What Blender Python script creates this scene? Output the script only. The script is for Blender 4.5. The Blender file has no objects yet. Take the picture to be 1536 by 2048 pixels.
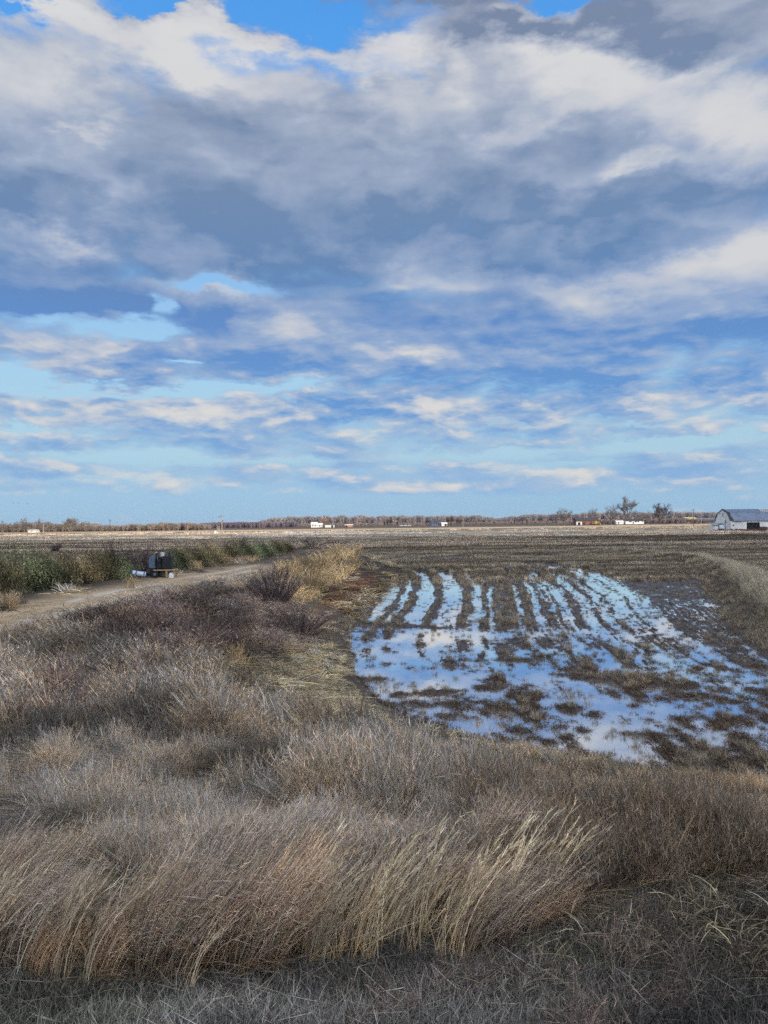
import bpy, math, random
import numpy as np
from mathutils import Matrix, Vector
R = math.radians
scene = bpy.context.scene

# ------------------------------------------------------------------ camera
EYE = 5.0            # metres above the standing water in the field
F_PX = 1547.0        # focal length in pixels of the 1536 x 2048 photograph
HOR = 1045.0
ROLL = R(0.66)
cam_data = bpy.data.cameras.new("camera")
cam = bpy.data.objects.new("camera", cam_data)
scene.collection.objects.link(cam)
cam_data.sensor_fit = 'VERTICAL'
cam_data.sensor_height = 24.0
cam_data.lens = F_PX / 2048.0 * 24.0
cam_data.clip_start = 0.05
cam_data.clip_end = 60000.0
PITCH = math.atan((HOR - 1024.0) / F_PX)
cam_rot = Matrix.Rotation(R(90) + PITCH, 4, 'X') @ Matrix.Rotation(-ROLL, 4, 'Z')
cam.matrix_world = Matrix.Translation((0, 0, EYE)) @ cam_rot
scene.camera = cam
CR = np.array(cam_rot.to_3x3())

def ray(px, py):
    return CR @ np.array([(px - 768.0) / F_PX, (1024.0 - py) / F_PX, -1.0])
def G(px, py, z=0.0):
    """the point at height z seen at a place of the photograph (a survey of where things stand)"""
    d = ray(px, py)
    t = (z - EYE) / d[2]
    return d[0] * t, d[1] * t
def AT(px, py, Y):
    """x and z of the point at depth Y seen at a place of the photograph"""
    d = ray(px, py)
    t = Y / d[1]
    return d[0] * t, EYE + d[2] * t
def proj(x, y, z):
    p = np.stack(np.broadcast_arrays(x, y, np.asarray(z) - EYE), -1) @ CR
    return 768 + F_PX * p[..., 0] / -p[..., 2], 1024 - F_PX * p[..., 1] / -p[..., 2]

# ------------------------------------------------------------------ light
SUN_EL, SUN_AZ = R(21.0), R(140.0)      # azimuth clockwise from the view direction (+Y): behind, to the right
S = np.array([math.sin(SUN_AZ) * math.cos(SUN_EL), math.cos(SUN_AZ) * math.cos(SUN_EL), math.sin(SUN_EL)])
sun_data = bpy.data.lights.new("sun", 'SUN')
sun_data.energy = 4.0
sun_data.angle = R(0.5)
sun_data.color = (1.0, 0.82, 0.60)
sun = bpy.data.objects.new("sun", sun_data)
sun.rotation_euler = Vector(S).to_track_quat('Z', 'Y').to_euler()
sun.location = (0, -20, 40)
scene.collection.objects.link(sun)

scene.view_settings.view_transform = 'Standard'
scene.view_settings.look = 'None'
scene.view_settings.gamma = 1.0
scene.view_settings.use_curve_mapping = False
scene.view_settings.exposure = 0.0
scene.render.engine = 'CYCLES'
scene.cycles.max_bounces = 4
scene.cycles.diffuse_bounces = 2
scene.cycles.glossy_bounces = 2
scene.cycles.transmission_bounces = 2
scene.cycles.use_adaptive_sampling = True
scene.cycles.adaptive_threshold = 0.014
scene.cycles.transparent_max_bounces = 8
scene.cycles.sample_clamp_indirect = 1.2
scene.cycles.use_denoising = False
scene.cycles.denoiser = 'OPENIMAGEDENOISE'
scene.cycles.denoising_input_passes = 'RGB_ALBEDO_NORMAL'
scene.cycles.denoising_prefilter = 'ACCURATE'

# ------------------------------------------------------------------ node helper
class NT:
    def __init__(self, tree):
        self.t = tree; self.n = tree.nodes; self.l = tree.links
    def node(self, kind, **kw):
        nd = self.n.new(kind)
        for k, v in kw.items():
            if hasattr(nd, k): setattr(nd, k, v)
        return nd
    def put(self, sock, v):
        if v is None: return
        if isinstance(v, bpy.types.NodeSocket): self.l.new(v, sock)
        else: sock.default_value = v
    def m(self, op, a, b=None, c=None, clamp=False):
        nd = self.n.new('ShaderNodeMath'); nd.operation = op; nd.use_clamp = clamp
        self.put(nd.inputs[0], a); self.put(nd.inputs[1], b); self.put(nd.inputs[2], c)
        return nd.outputs[0]
    def vm(self, op, a, b=None, c=None):
        nd = self.n.new('ShaderNodeVectorMath'); nd.operation = op
        self.put(nd.inputs[0], a); self.put(nd.inputs[1], b); self.put(nd.inputs[2], c)
        return nd.outputs['Value'] if op in ('DOT_PRODUCT', 'LENGTH', 'DISTANCE') else nd.outputs[0]
    def xyz(self, x, y, z=0.0):
        nd = self.n.new('ShaderNodeCombineXYZ')
        self.put(nd.inputs[0], x); self.put(nd.inputs[1], y); self.put(nd.inputs[2], z)
        return nd.outputs[0]
    def sep(self, v):
        nd = self.n.new('ShaderNodeSeparateXYZ'); self.put(nd.inputs[0], v)
        return nd.outputs
    def noise(self, vec, scale=1.0, detail=4.0, rough=0.5, dist=0.0, color=False, lac=2.0):
        nd = self.n.new('ShaderNodeTexNoise')
        self.put(nd.inputs['Vector'], vec); nd.inputs['Scale'].default_value = scale
        nd.inputs['Detail'].default_value = detail; nd.inputs['Roughness'].default_value = rough
        nd.inputs['Distortion'].default_value = dist; nd.inputs['Lacunarity'].default_value = lac
        return nd.outputs['Color' if color else 'Fac']
    def rng(self, v, a, b, c=0.0, d=1.0, smooth=True):
        nd = self.n.new('ShaderNodeMapRange')
        nd.interpolation_type = 'SMOOTHSTEP' if smooth else 'LINEAR'
        self.put(nd.inputs[0], v)
        for i, k in enumerate((a, b, c, d)): self.put(nd.inputs[i + 1], k)
        return nd.outputs[0]
    def mix(self, f, a, b, mode='MIX'):
        nd = self.n.new('ShaderNodeMix'); nd.data_type = 'RGBA'; nd.blend_type = mode
        self.put(nd.inputs[0], f)
        for i, k in ((6, a), (7, b)):
            if isinstance(k, (tuple, list)): k = (*k[:3], 1.0)
            self.put(nd.inputs[i], k)
        return nd.outputs[2]
    def ramp(self, f, stops, interp='LINEAR'):
        nd = self.n.new('ShaderNodeValToRGB'); self.put(nd.inputs[0], f)
        cr = nd.color_ramp; cr.interpolation = interp
        while len(cr.elements) < len(stops): cr.elements.new(0.5)
        for e, (p, c) in zip(cr.elements, stops):
            e.position = p; e.color = (*c[:3], 1.0)
        return nd.outputs[0]

# ------------------------------------------------------------------ sky: physical clear sky with broken clouds drifting in front of it
world = bpy.data.worlds.new("World")
scene.world = world
world.use_nodes = True
W = NT(world.node_tree)
W.n.clear()
sky = W.n.new('ShaderNodeTexSky')
sky.sky_type = 'NISHITA'; sky.sun_disc = False
sky.sun_elevation = SUN_EL; sky.sun_rotation = SUN_AZ
sky.air_density = 1.0; sky.dust_density = 0.6; sky.ozone_density = 2.0
tc = W.n.new('ShaderNodeTexCoord')
dx, dy, dz = W.sep(tc.outputs['Generated'])
horiz = W.m('SQRT', W.m('ADD', W.m('MULTIPLY', dx, dx), W.m('MULTIPLY', dy, dy)))
u = W.m('ARCTAN2', dx, dy)
v = W.m('MINIMUM', W.m('MAXIMUM', W.m('DIVIDE', dz, W.m('MAXIMUM', horiz, 0.02)), 0.0), 3.0)
uv = W.xyz(u, v, 0.0)
hi = W.rng(v, 0.13, 0.34)
cH = W.vm('MULTIPLY', uv, (3.2, 5.4, 0))          # large soft heaps overhead
cL = W.vm('MULTIPLY', uv, (9.0, 26.0, 0))         # small flat ones towards the horizon
def puff(vec, detail, seed=0.0):
    """heaped, cauliflower-like relief: rounded cells with creases between them"""
    nd = W.n.new('ShaderNodeTexVoronoi'); nd.feature = 'SMOOTH_F1'; nd.voronoi_dimensions = '2D'
    W.put(nd.inputs['Vector'], vec); nd.inputs['Scale'].default_value = 1.9
    nd.inputs['Detail'].default_value = detail; nd.inputs['Roughness'].default_value = .55
    nd.inputs['Smoothness'].default_value = .35
    return W.m('SUBTRACT', 1.0, nd.outputs['Distance'])
def two(off, detail, rough, dist=0.0, pd=2.0):
    base_ = W.mix(hi, cL, cH)
    a = W.noise(W.vm('ADD', cL, off), 1.0, detail, rough, dist)
    b = W.noise(W.vm('ADD', cH, off), 1.0, detail, rough, dist)
    n_ = W.m('MULTIPLY_ADD', W.m('SUBTRACT', b, a), hi, a)
    wv_ = W.vm('MULTIPLY', W.vm('SUBTRACT', wm, (.5, .5, .5)), (1.1, 1.1, 0))
    pa = puff(W.vm('ADD', W.vm('ADD', cL, off), wv_), pd); pb = puff(W.vm('ADD', W.vm('ADD', cH, off), wv_), pd)
    p_ = W.m('MULTIPLY_ADD', W.m('SUBTRACT', pb, pa), hi, pa)
    return W.m('MULTIPLY_ADD', W.m('SUBTRACT', p_, .53), .17, n_)
wn = W.noise(cH, 1.7, 6.0, 0.6, color=True)
wl = W.noise(cL, 1.3, 6.0, 0.62, color=True)
wm = W.mix(hi, wl, wn)
warp = W.vm('MULTIPLY', W.vm('SUBTRACT', wm, (0.5, 0.5, 0.5)),
            W.xyz(W.m('MULTIPLY', W.m('ADD', v, 0.10), 0.62), W.m('MULTIPLY', W.m('ADD', v, 0.03), 0.40), 0.0))
uvw = W.vm('ADD', uv, warp)

def dirpt(px, py):
    d = ray(px, py)
    return math.atan2(d[0], d[1]), d[2] / math.hypot(d[0], d[1])
def blobs(lst, start):
    acc = start
    for (px, py, rx, ry, a) in lst:
        cu_, cv_ = dirpt(px, py)
        ru, rv = rx / F_PX, ry / F_PX
        w = W.vm('MULTIPLY_ADD', uvw, (1 / ru, 1 / rv, 0), (-cu_ / ru, -cv_ / rv, 0))
        g = W.m('EXPONENT', W.m('MULTIPLY', W.vm('DOT_PRODUCT', w, w), -1.0))
        acc = W.m('MULTIPLY_ADD', g, a, acc)
    return acc

n1 = two((5.2, 1.3, 0), 10.0, 0.58, 0.25)
n2 = two((5.2 + .06, 1.3 + .22, 0), 4.0, 0.55, 0.25, 1.0)
n3 = W.noise(cH, 0.9, 3.0, 0.5)
n4 = W.noise(cL, 0.55, 8.0, 0.62)

# where the cloud opens to clear sky (negative) or closes up (positive)
DENS = SKY_DENS = [
    (450, -12, 230, 27, -1.9), (20, 8, 70, 30, -1.9), (290, 8, 110, 22, -1.2), (1092, 12, 62, 24, -1.4), (620, 5, 100, 26, -.9),
    (450, 566, 95, 17, -2.0), (345, 605, 38, 20, -2.0), (255, 652, 80, 26, -1.3), (90, 632, 60, 14, -.8), (330, 648, 60, 16, -.8),
    (30, 760, 110, 24, -1.25), (190, 792, 130, 13, -1.1), (360, 785, 90, 10, -.9), (560, 776, 110, 13, -1.2), (370, 728, 30, 6, -1.4),
    (60, 850, 100, 7, -.9), (200, 910, 150, 12, -.85), (480, 918, 220, 8, -.9), (960, 908, 130, 10, -1.05),
    (1330, 893, 190, 15, -1.2), (1440, 880, 120, 8, -.8), (160, 958, 130, 8, -.7), (1100, 935, 90, 6, -.7), (1050, 842, 120, 5, -.8), (1300, 852, 40, 5, -.8),
    (200, 1020, 900, 28, -1.0), (1200, 1015, 900, 30, -1.0), (640, 1000, 300, 12, -.5), (60, 1000, 300, 25, -.6), (450, 985, 100, 12, -.4),
    (780, 978, 60, 13, 1.3), (890, 973, 40, 6, 1.0), (1180, 952, 60, 9, .9), (1350, 955, 90, 10, .9), (560, 985, 40, 7, .7),
    (150, 590, 230, 45, 1.6), (420, 70, 330, 30, .8), (1100, 650, 500, 120, .9), (700, 350, 1000, 160, 1.4), (1350, 60, 260, 70, 1.1), (930, 10, 110, 28, .9),
    (190, 30, 70, 40, .8), (120, 700, 120, 45, .9), (200, 750, 90, 25, .9), (330, 700, 130, 22, .5), (540, 690, 220, 60, 1.0), (560, 825, 800, 22, .8),
]
dens = blobs(DENS, W.rng(v, 0.05, 0.24, 1.25, 0.75))
dens = W.m('MULTIPLY_ADD', W.m('SUBTRACT', n1, 0.5), 3.2, dens)
# light and dark of the cloud masses
BRIGHT = [
    (330, 80, 330, 50, .62), (60, 110, 110, 60, .42), (620, 90, 190, 50, .40), (90, 190, 130, 40, .35), (200, 40, 90, 30, .12), (420, 140, 150, 30, .25),
    (800, 110, 120, 60, .38), (960, 145, 70, 30, .42), (1180, 140, 120, 35, .52), (1390, 120, 120, 30, .55), (1330, 190, 220, 50, .52), (1090, 210, 120, 60, .36),
    (1480, 250, 100, 75, .58), (1290, 318, 60, 22, .55), (1060, 45, 60, 16, .35), (830, 240, 110, 60, .28), (1500, 310, 90, 25, .3),
    (145, 270, 36, 14, .45), (160, 330, 110, 30, .20), (140, 455, 90, 24, .38), (255, 420, 50, 18, .32), (330, 450, 60, 25, .15), (30, 480, 50, 10, .2), (780, 310, 40, 40, .15),
    (1280, 45, 330, 42, -.32), (900, 10, 160, 30, -.25), (1140, 75, 120, 18, -.25), (380, 235, 330, 30, -.06), (480, 330, 170, 40, -.10),
    (1200, 400, 420, 55, -.26), (700, 480, 520, 70, -.22), (250, 520, 360, 26, -.20), (60, 400, 130, 30, -.18), (1300, 440, 250, 60, -.10),
    (150, 606, 200, 28, -.48), (260, 560, 190, 18, .16),
    (1300, 548, 230, 34, .46), (1500, 500, 70, 50, .45), (950, 558, 180, 24, .36), (1480, 590, 130, 40, .30), (1200, 600, 200, 30, .2), (790, 562, 40, 12, .3),
    (700, 600, 170, 30, -.15), (500, 628, 90, 24, -.36), (1250, 690, 420, 40, -.26), (830, 650, 280, 26, -.20), (1100, 760, 420, 26, -.30), (1350, 660, 250, 22, -.15),
    (560, 655, 110, 26, .40), (470, 575, 50, 12, .40), (410, 630, 40, 18, .2), (380, 680, 70, 26, .38), (60, 690, 50, 40, .42), (190, 700, 60, 50, .45), (130, 720, 90, 22, -.02), (800, 712, 70, 20, .55), (600, 690, 130, 14, .30),
    (480, 735, 150, 20, -.30), (275, 745, 30, 12, -.35), (220, 775, 40, 10, -.2), (630, 755, 80, 8, .48), (1320, 740, 60, 20, .25), (1030, 712, 200, 12, .16),
    (150, 808, 170, 22, .42), (470, 810, 110, 24, .44), (590, 808, 50, 22, .30), (860, 812, 130, 13, .52), (1340, 800, 70, 16, .38), (1440, 815, 30, 13, .45), (1500, 808, 50, 14, .34), (1110, 825, 40, 8, .25),
    (50, 862, 70, 10, .42), (200, 850, 60, 7, .25), (400, 862, 60, 16, .32), (750, 878, 30, 14, .50), (830, 845, 90, 14, .22), (900, 870, 80, 12, .24), (1140, 880, 60, 12, .30), (1080, 850, 90, 8, .24),
    (330, 880, 250, 10, -.20), (100, 890, 170, 9, -.18), (650, 850, 60, 20, -.24), (1200, 765, 300, 14, -.18), (1000, 895, 260, 7, -.22),
    (250, 970, 150, 14, .25), (330, 950, 60, 10, .3), (780, 980, 50, 12, .45), (890, 975, 40, 8, .35), (1180, 955, 60, 8, .30), (1350, 957, 80, 8, .32), (560, 985, 40, 6, .2),
]
bri = blobs(BRIGHT, W.rng(v, .05, .3, .42, .335))
edge = W.m('SUBTRACT', n1, n2)
gain = W.rng(v, 0.0, 0.5, 2.9, 1.65, smooth=False)
bri = W.m('MULTIPLY_ADD', edge, gain, bri)
bri = W.m('MULTIPLY_ADD', W.m('SUBTRACT', n3, 0.5), 0.35, bri)
bri = W.m('MULTIPLY_ADD', W.m('SUBTRACT', n4, 0.5), 0.55, bri)
bri = W.m('ADD', bri, W.m('MAXIMUM', W.rng(v, .72, 1.1, 0, .55), W.rng(dy, .35, -.2, 0, .35)))  # clouds lightened overhead and behind the viewer, out of frame, as fill
bri = W.m('SUBTRACT', bri, W.m('MULTIPLY', W.m('MAXIMUM', W.m('SUBTRACT', bri, 0.6), 0.0), 0.45), clamp=True)

dark = W.ramp(W.m('MULTIPLY', v, 1.4), [(0.0, (.27, .48, .74)), (.10, (.25, .43, .70)), (.20, (.145, .33, .66)), (.36, (.125, .27, .58)), (.46, (.135, .25, .465)), (.62, (.175, .265, .43)), (1.0, (.20, .25, .37))])
mid = W.ramp(W.m('MULTIPLY', v, 1.4), [(0.0, (.38, .52, .70)), (.12, (.38, .52, .70)), (.25, (.32, .44, .65)), (.5, (.32, .41, .59)), (.75, (.40, .46, .58)), (1.0, (.42, .45, .54))])
light = W.ramp(W.m('MULTIPLY', v, 1.4), [(0.0, (.66, .67, .68)), (.2, (.70, .69, .68)), (.5, (.64, .65, .68)), (1.0, (.70, .70, .71))])
ccol = W.mix(W.rng(bri, 0.02, 0.5, 0, 1, smooth=False), dark, mid)
ccol = W.mix(W.rng(bri, 0.45, 0.90, 0, 1), ccol, light)
clear_n = W.vm('MULTIPLY', sky.outputs[0], (0.085, 0.085, 0.085))
clear_t = W.ramp(W.m('MULTIPLY', v, 1.4), [(0.0, (.31, .54, .78)), (.06, (.31, .55, .80)), (.12, (.42, .65, .81)), (.20, (.43, .66, .83)), (.27, (.40, .67, .90)), (.42, (.30, .57, .91)), (.7, (.12, .42, .93)), (1.0, (.08, .36, .92))])
front = W.rng(dy, -0.1, 0.35)
clear = W.mix(W.m('MULTIPLY', front, 0.85), clear_n, clear_t)
alpha = W.rng(dens, 0.0, W.rng(v, 0.0, 0.4, 1.5, 0.95, smooth=False))
col = W.mix(alpha, clear, ccol)
# sky raised round the sun, behind the viewer and overhead, as added fill light
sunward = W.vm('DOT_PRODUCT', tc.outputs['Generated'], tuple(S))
sky_fill = W.m('ADD', W.m('MULTIPLY', W.rng(dy, .35, -.5), .85), W.m('MULTIPLY', W.rng(sunward, .3, 1.0), 1.1))
sky_fill = W.m('ADD', W.m('ADD', sky_fill, W.rng(v, .72, 1.3, 0, .5)), 1.0)
col = W.vm('MULTIPLY', col, W.xyz(sky_fill, W.m('POWER', sky_fill, 1.0), W.m('POWER', sky_fill, 1.02)))
bg = W.n.new('ShaderNodeBackground')
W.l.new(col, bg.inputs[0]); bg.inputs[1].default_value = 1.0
out = W.n.new('ShaderNodeOutputWorld')
W.l.new(bg.outputs[0], out.inputs[0])
world.cycles.sampling_method = 'NONE'

# ------------------------------------------------------------------ numeric helpers
rng = np.random.default_rng(7)
def sstep(a, b, x):
    t = np.clip((x - a) / (b - a), 0, 1)
    return t * t * (3 - 2 * t)
def _hash(i, j, seed):
    h = (i.astype(np.int64) * 374761393 + j.astype(np.int64) * 668265263 + seed * 974634777) & 0xFFFFFFFF
    h = ((h ^ (h >> 13)) * 1274126177) & 0xFFFFFFFF
    return ((h ^ (h >> 16)) & 0xFFFFFF) / float(0xFFFFFF)
def vnoise(x, y, seed=0):
    xi, yi = np.floor(x), np.floor(y)
    fx, fy = x - xi, y - yi
    fx = fx * fx * (3 - 2 * fx); fy = fy * fy * (3 - 2 * fy)
    a, b = _hash(xi, yi, seed), _hash(xi + 1, yi, seed)
    c_, d = _hash(xi, yi + 1, seed), _hash(xi + 1, yi + 1, seed)
    return (a * (1 - fx) + b * fx) * (1 - fy) + (c_ * (1 - fx) + d * fx) * fy
def fbm(x, y, octv=4, seed=0, gain=0.5):
    s = 0; a = 1; t = 0
    x, y = np.asarray(x, float), np.asarray(y, float)
    for k in range(octv):
        s = s + a * vnoise(x * 2 ** k + 17.3 * k, y * 2 ** k - 9.1 * k, seed + k); t += a; a *= gain
    return s / t

def tag(o, label=None, cat=None, group=None, kind=None):
    if label: o['label'] = label
    if cat: o['category'] = cat
    if group: o['group'] = group
    if kind: o['kind'] = kind
    return o
def np_mesh(name, verts, quads=None, tris=None, mat=None, attrs=None, smooth=False, link=True, parent=None):
    """one mesh object from arrays; attrs = {name: (n, 4) point colours}"""
    me = bpy.data.meshes.new(name)
    verts = np.ascontiguousarray(verts, np.float32)
    nq = 0 if quads is None else len(quads); nt = 0 if tris is None else len(tris)
    idx = np.concatenate([np.asarray(a, np.int32).ravel() for a in (quads, tris) if a is not None])
    me.vertices.add(len(verts)); me.vertices.foreach_set('co', verts.ravel())
    me.loops.add(len(idx)); me.loops.foreach_set('vertex_index', idx)
    me.polygons.add(nq + nt)
    starts = np.concatenate([np.arange(nq) * 4, nq * 4 + np.arange(nt) * 3]).astype(np.int32)
    me.polygons.foreach_set('loop_start', starts)
    if smooth: me.polygons.foreach_set('use_smooth', np.ones(nq + nt, bool))
    for k, arr in (attrs or {}).items():
        at = me.attributes.new(k, 'FLOAT_COLOR', 'POINT')
        a4 = np.ones((len(verts), 4), np.float32); a4[:, :3] = np.asarray(arr)[:, :3]
        at.data.foreach_set('color', a4.ravel())
    me.update(calc_edges=True); me.validate()
    if mat: me.materials.append(mat)
    o = bpy.data.objects.new(name, me)
    if link: scene.collection.objects.link(o)
    if parent: o.parent = parent
    return o

# ------------------------------------------------------------------ lie of the land
# foot of the grassy bank, going from the near right corner of the field round and away to the left
SHORE_PX = [(1800, 1640), (1660, 1600), (1536, 1572), (1400, 1558), (1250, 1532), (1100, 1502), (950, 1478), (850, 1450), (760, 1402), (712, 1350),
            (700, 1300), (692, 1258), (735, 1205), (800, 1155), (812, 1143), (770, 1128), (700, 1117)]
SHORE = np.array([G(a, b) for a, b in SHORE_PX] + [(-14, 118), (-30, 128), (-80, 140)])
SHORE[0] = (22, SHORE[1][1] - 3)
SHORE = np.vstack([[(60, SHORE[0][1] - 6)], SHORE])
def inland(x, y):
    """distance from the foot of the bank: positive on the bank, negative out in the field"""
    x, y = np.asarray(x, float), np.asarray(y, float)
    best = np.full(x.shape, 1e9)
    inside = np.zeros(x.shape, bool)
    P = np.vstack([SHORE, [(-80, 1e4), (1e4, 1e4), (1e4, SHORE[0][1])]])
    for k in range(len(P)):
        (ax, ay), (bx, by) = P[k], P[(k + 1) % len(P)]
        if by != ay:
            cross = ((ay > y) != (by > y)) & (x < (bx - ax) * (y - ay) / (by - ay) + ax)
            inside ^= cross
        if k < len(SHORE) - 1:
            ex, ey = bx - ax, by - ay
            t = np.clip(((x - ax) * ex + (y - ay) * ey) / (ex * ex + ey * ey), 0, 1)
            best = np.minimum(best, np.hypot(x - ax - t * ex, y - ay - t * ey))
    return np.where(inside, -best, best)
BUSH_Y = [8, 20, 33, 41, 49, 60, 70, 85, 100]
BUSH_X = [-22, -18.5, -16.3, -15.2, -13.8, -11.6, -9.6, -9.2, -9.4]
ROAD_Y = [0, 10, 20, 25, 38, 45, 54, 65, 80, 100]
ROAD_X = [-16, -14.6, -13.3, -12.8, -12.2, -11.1, -9.6, -8.6, -8.2, -8.0]
# the small curved levee on the right
LEV_PX = [(1800, 1330, .6), (1660, 1262, .7), (1575, 1210, .8), (1510, 1165, .8), (1468, 1138, .8), (1400, 1113, .6), (1250, 1100, .4), (1050, 1094, .3), (800, 1089, .25)]
LEV = np.array([G(*p) for p in LEV_PX])
def seg_dist(x, y, P):
    best = np.full(np.shape(x), 1e9); sgn = np.zeros(np.shape(x)); tt = np.zeros(np.shape(x))
    for k in range(len(P) - 1):
        (ax, ay), (bx, by) = P[k], P[k + 1]
        ex, ey = bx - ax, by - ay
        t = np.clip(((x - ax) * ex + (y - ay) * ey) / (ex * ex + ey * ey), 0, 1)
        d = np.hypot(x - ax - t * ex, y - ay - t * ey)
        m_ = d < best
        best = np.where(m_, d, best); tt = np.where(m_, k + t, tt)
    return best, tt

# strips of standing water between the stubble, measured across the rows at Y = 44
KX = 0.02844
WATER = [(744, 772), (786, 800), (819, 858), (875, 922), (943, 967), (977, 990), (1035, 1047), (1070, 1086), (1108, 1116), (1126, 1142), (1162, 1186),
         (1200, 1216), (1226, 1262), (1268, 1312), (1436, 1458)]
WATER = [((a - 768) * KX, (b - 768) * KX) for a, b in WATER]
def row_s(x, y):
    """coordinate across the drill rows (metres at Y = 44); rows follow the bank and swing left at the far headland"""
    b = np.interp(y, [10, 21, 27, 37.7, 44, 50, 67, 76, 84, 91, 100], [3.2, 2.6, 2.3, 3.1, 4.0, 4.75, 6.0, 5.9, 4.6, 1.9, -4.0])
    a = 1 + .009 * (y - 44)
    s = (x - b) / a + 4.0
    wob = (fbm(x * .12, y * .12, 2, 5) - .5) * .5
    return s + wob
def field_h(x, y):
    """height of the mud above the water"""
    s = row_s(x, y)
    w = np.zeros(np.shape(x))
    sw = s + (fbm(s * 1.5, y * .35, 3, 11) - .5) * .5 + (vnoise(x * 4, y * 1.6, 12) - .5) * .10
    for a, b in WATER:
        e = .10
        w = np.maximum(w, sstep(a - e, a + e, sw) * (1 - sstep(b - e, b + e, sw)))
    streak = fbm(s * 2.6, y * .22, 3, 21)                      # long streaks along the drill rows
    far = sstep(85, 94, y + (fbm(x * .1, y * .1, 2, 3) - .5) * 8)
    thread = sstep(.50, .58, fbm(x * .09, y * .9, 3, 22)) * (1 - sstep(93, 103, y))
    w = w * (1 - far) + thread * far
    # right of centre: mostly thin films of water between many narrow ridges
    mid = sstep(8.0, 9.4, s) * (1 - sstep(16.5, 18.5, s)) * sstep(24, 32, y) * (1 - sstep(68, 82, y))
    rows = .5 + .5 * np.sin(s * 2 * math.pi / .31 + (vnoise(x * .5, y * .5, 23) - .5) * 3)
    w = np.maximum(w, mid * sstep(.47, .55, streak * .8 + rows * .2) * .92)
    right = sstep(15.0, 16.6, s) * sstep(24, 34, y)
    fine = sstep(.42, .85, rows) * (1 - sstep(18.5, 24, s)) * 1.1 * sstep(.22, .42, .5 * streak + .5 * fbm(x * .16, y * .11, 3, 26))
    w = w * (1 - right) + right * np.maximum(fine * (1 - sstep(46, 68, y + (fbm(x * .2, y * .1, 2, 27) - .5) * 26)), .6 * sstep(.62, .7, streak) * (1 - sstep(70, 84, y)))
    # the flooded near corner
    near = 1 - sstep(29, 37, y + (fbm(x * .35, y * .35, 3, 41) - .5) * 14 + np.clip(x - 7, 0, 6) * 1.0)
    wr = sstep(5, 8.5, s)
    clump = sstep(.575, .65, fbm(s * 1.9, y * .62, 4, 51, .6)) * (1 - wr) + wr * sstep(.54, .61, fbm(s * 2.6, y * .26, 3, 53, .6))
    open_ = sstep(.36, .60, fbm(x * .2, y * .2, 2, 61))
    w = w * (1 - near) + near * (1 - clump * (.35 + .65 * open_))
    band = np.exp(-((y - 36.5 + .28 * x + (fbm(x * .4, y * .4, 2, 97) - .5) * 4) / 2.0) ** 2) * sstep(.0, 2.0, x) * (1 - sstep(8.5, 11, x))
    w = np.maximum(w, band * .95)
    h = .055 - .10 * w
    h = h - .045 * near * (1 - sstep(4.5, 8, x - (y - 20) * .1)) * sstep(.38, .55, fbm(x * .35, y * .3, 2, 98)) - .008 * near
    h = h + (streak - .5) * .10 * sstep(18, 30, y) + (rows - .5) * .052 * sstep(17, 26, y) * (1 - sstep(60, 80, y)) * sstep(.3, .6, fbm(x * .25, y * .12, 2, 99) + .12 * (s > 7))
    h = h + (fbm(x * 2.6, y * 2.0, 4, 81, .6) - .5) * .13 + (vnoise(x * 8, y * 5, 91) - .5) * .075 + (vnoise(x * 16, y * 10, 92) - .5) * .03
    # named islands of stubble
    for (px, py, rl, rw, ang, hh) in ISL:
        cx, cy = G(px, py)
        ca, sa = math.cos(R(ang)), math.sin(R(ang))
        dx_, dy_ = x - cx, y - cy
        a_, b_ = (dx_ * ca + dy_ * sa) / rl, (-dx_ * sa + dy_ * ca) / rw
        q = np.exp(-(a_ * a_ + b_ * b_) ** 1.5)
        h = np.maximum(h, -.075 + q * (hh * .62 + .075) + (fbm(x * 4, y * 4, 2, 71) - .5) * .09 * (q > .1))
    return h
ISL = [(1270, 1362, 2.3, .62, -28, .16), (1160, 1338, .6, .5, 0, .13), (1375, 1392, .7, .35, -20, .10), (880, 1385, .32, .75, 100, .12), (1000, 1415, .36, .36, 0, .13), (985, 1375, .4, .7, 110, .09),
       (905, 1412, .3, .3, 0, .08), (742, 1360, .22, .55, 100, .09), (775, 1410, .25, .55, 95, .09), (1040, 1462, .3, .25, 0, .10), (1140, 1418, .35, .4, 0, .09), (1065, 1390, .3, .4, 0, .08),
       (770, 1250, 1.0, 2.2, 70, .13), (862, 1255, .5, .9, 60, .1), (1455, 1440, .35, .3, 0, .08), (1360, 1440, .25, .25, 0, .07), (1030, 1320, .8, .4, 0, .08), (1190, 1430, .25, .25, 0, .06),
       (800, 1390, .3, .3, 0, .07), (850, 1410, .2, .2, 0, .06), (1310, 1470, .9, .12, -12, .03), (1430, 1500, 1.0, .12, -10, .03), (1480, 1530, .9, .12, -10, .03)]

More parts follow.
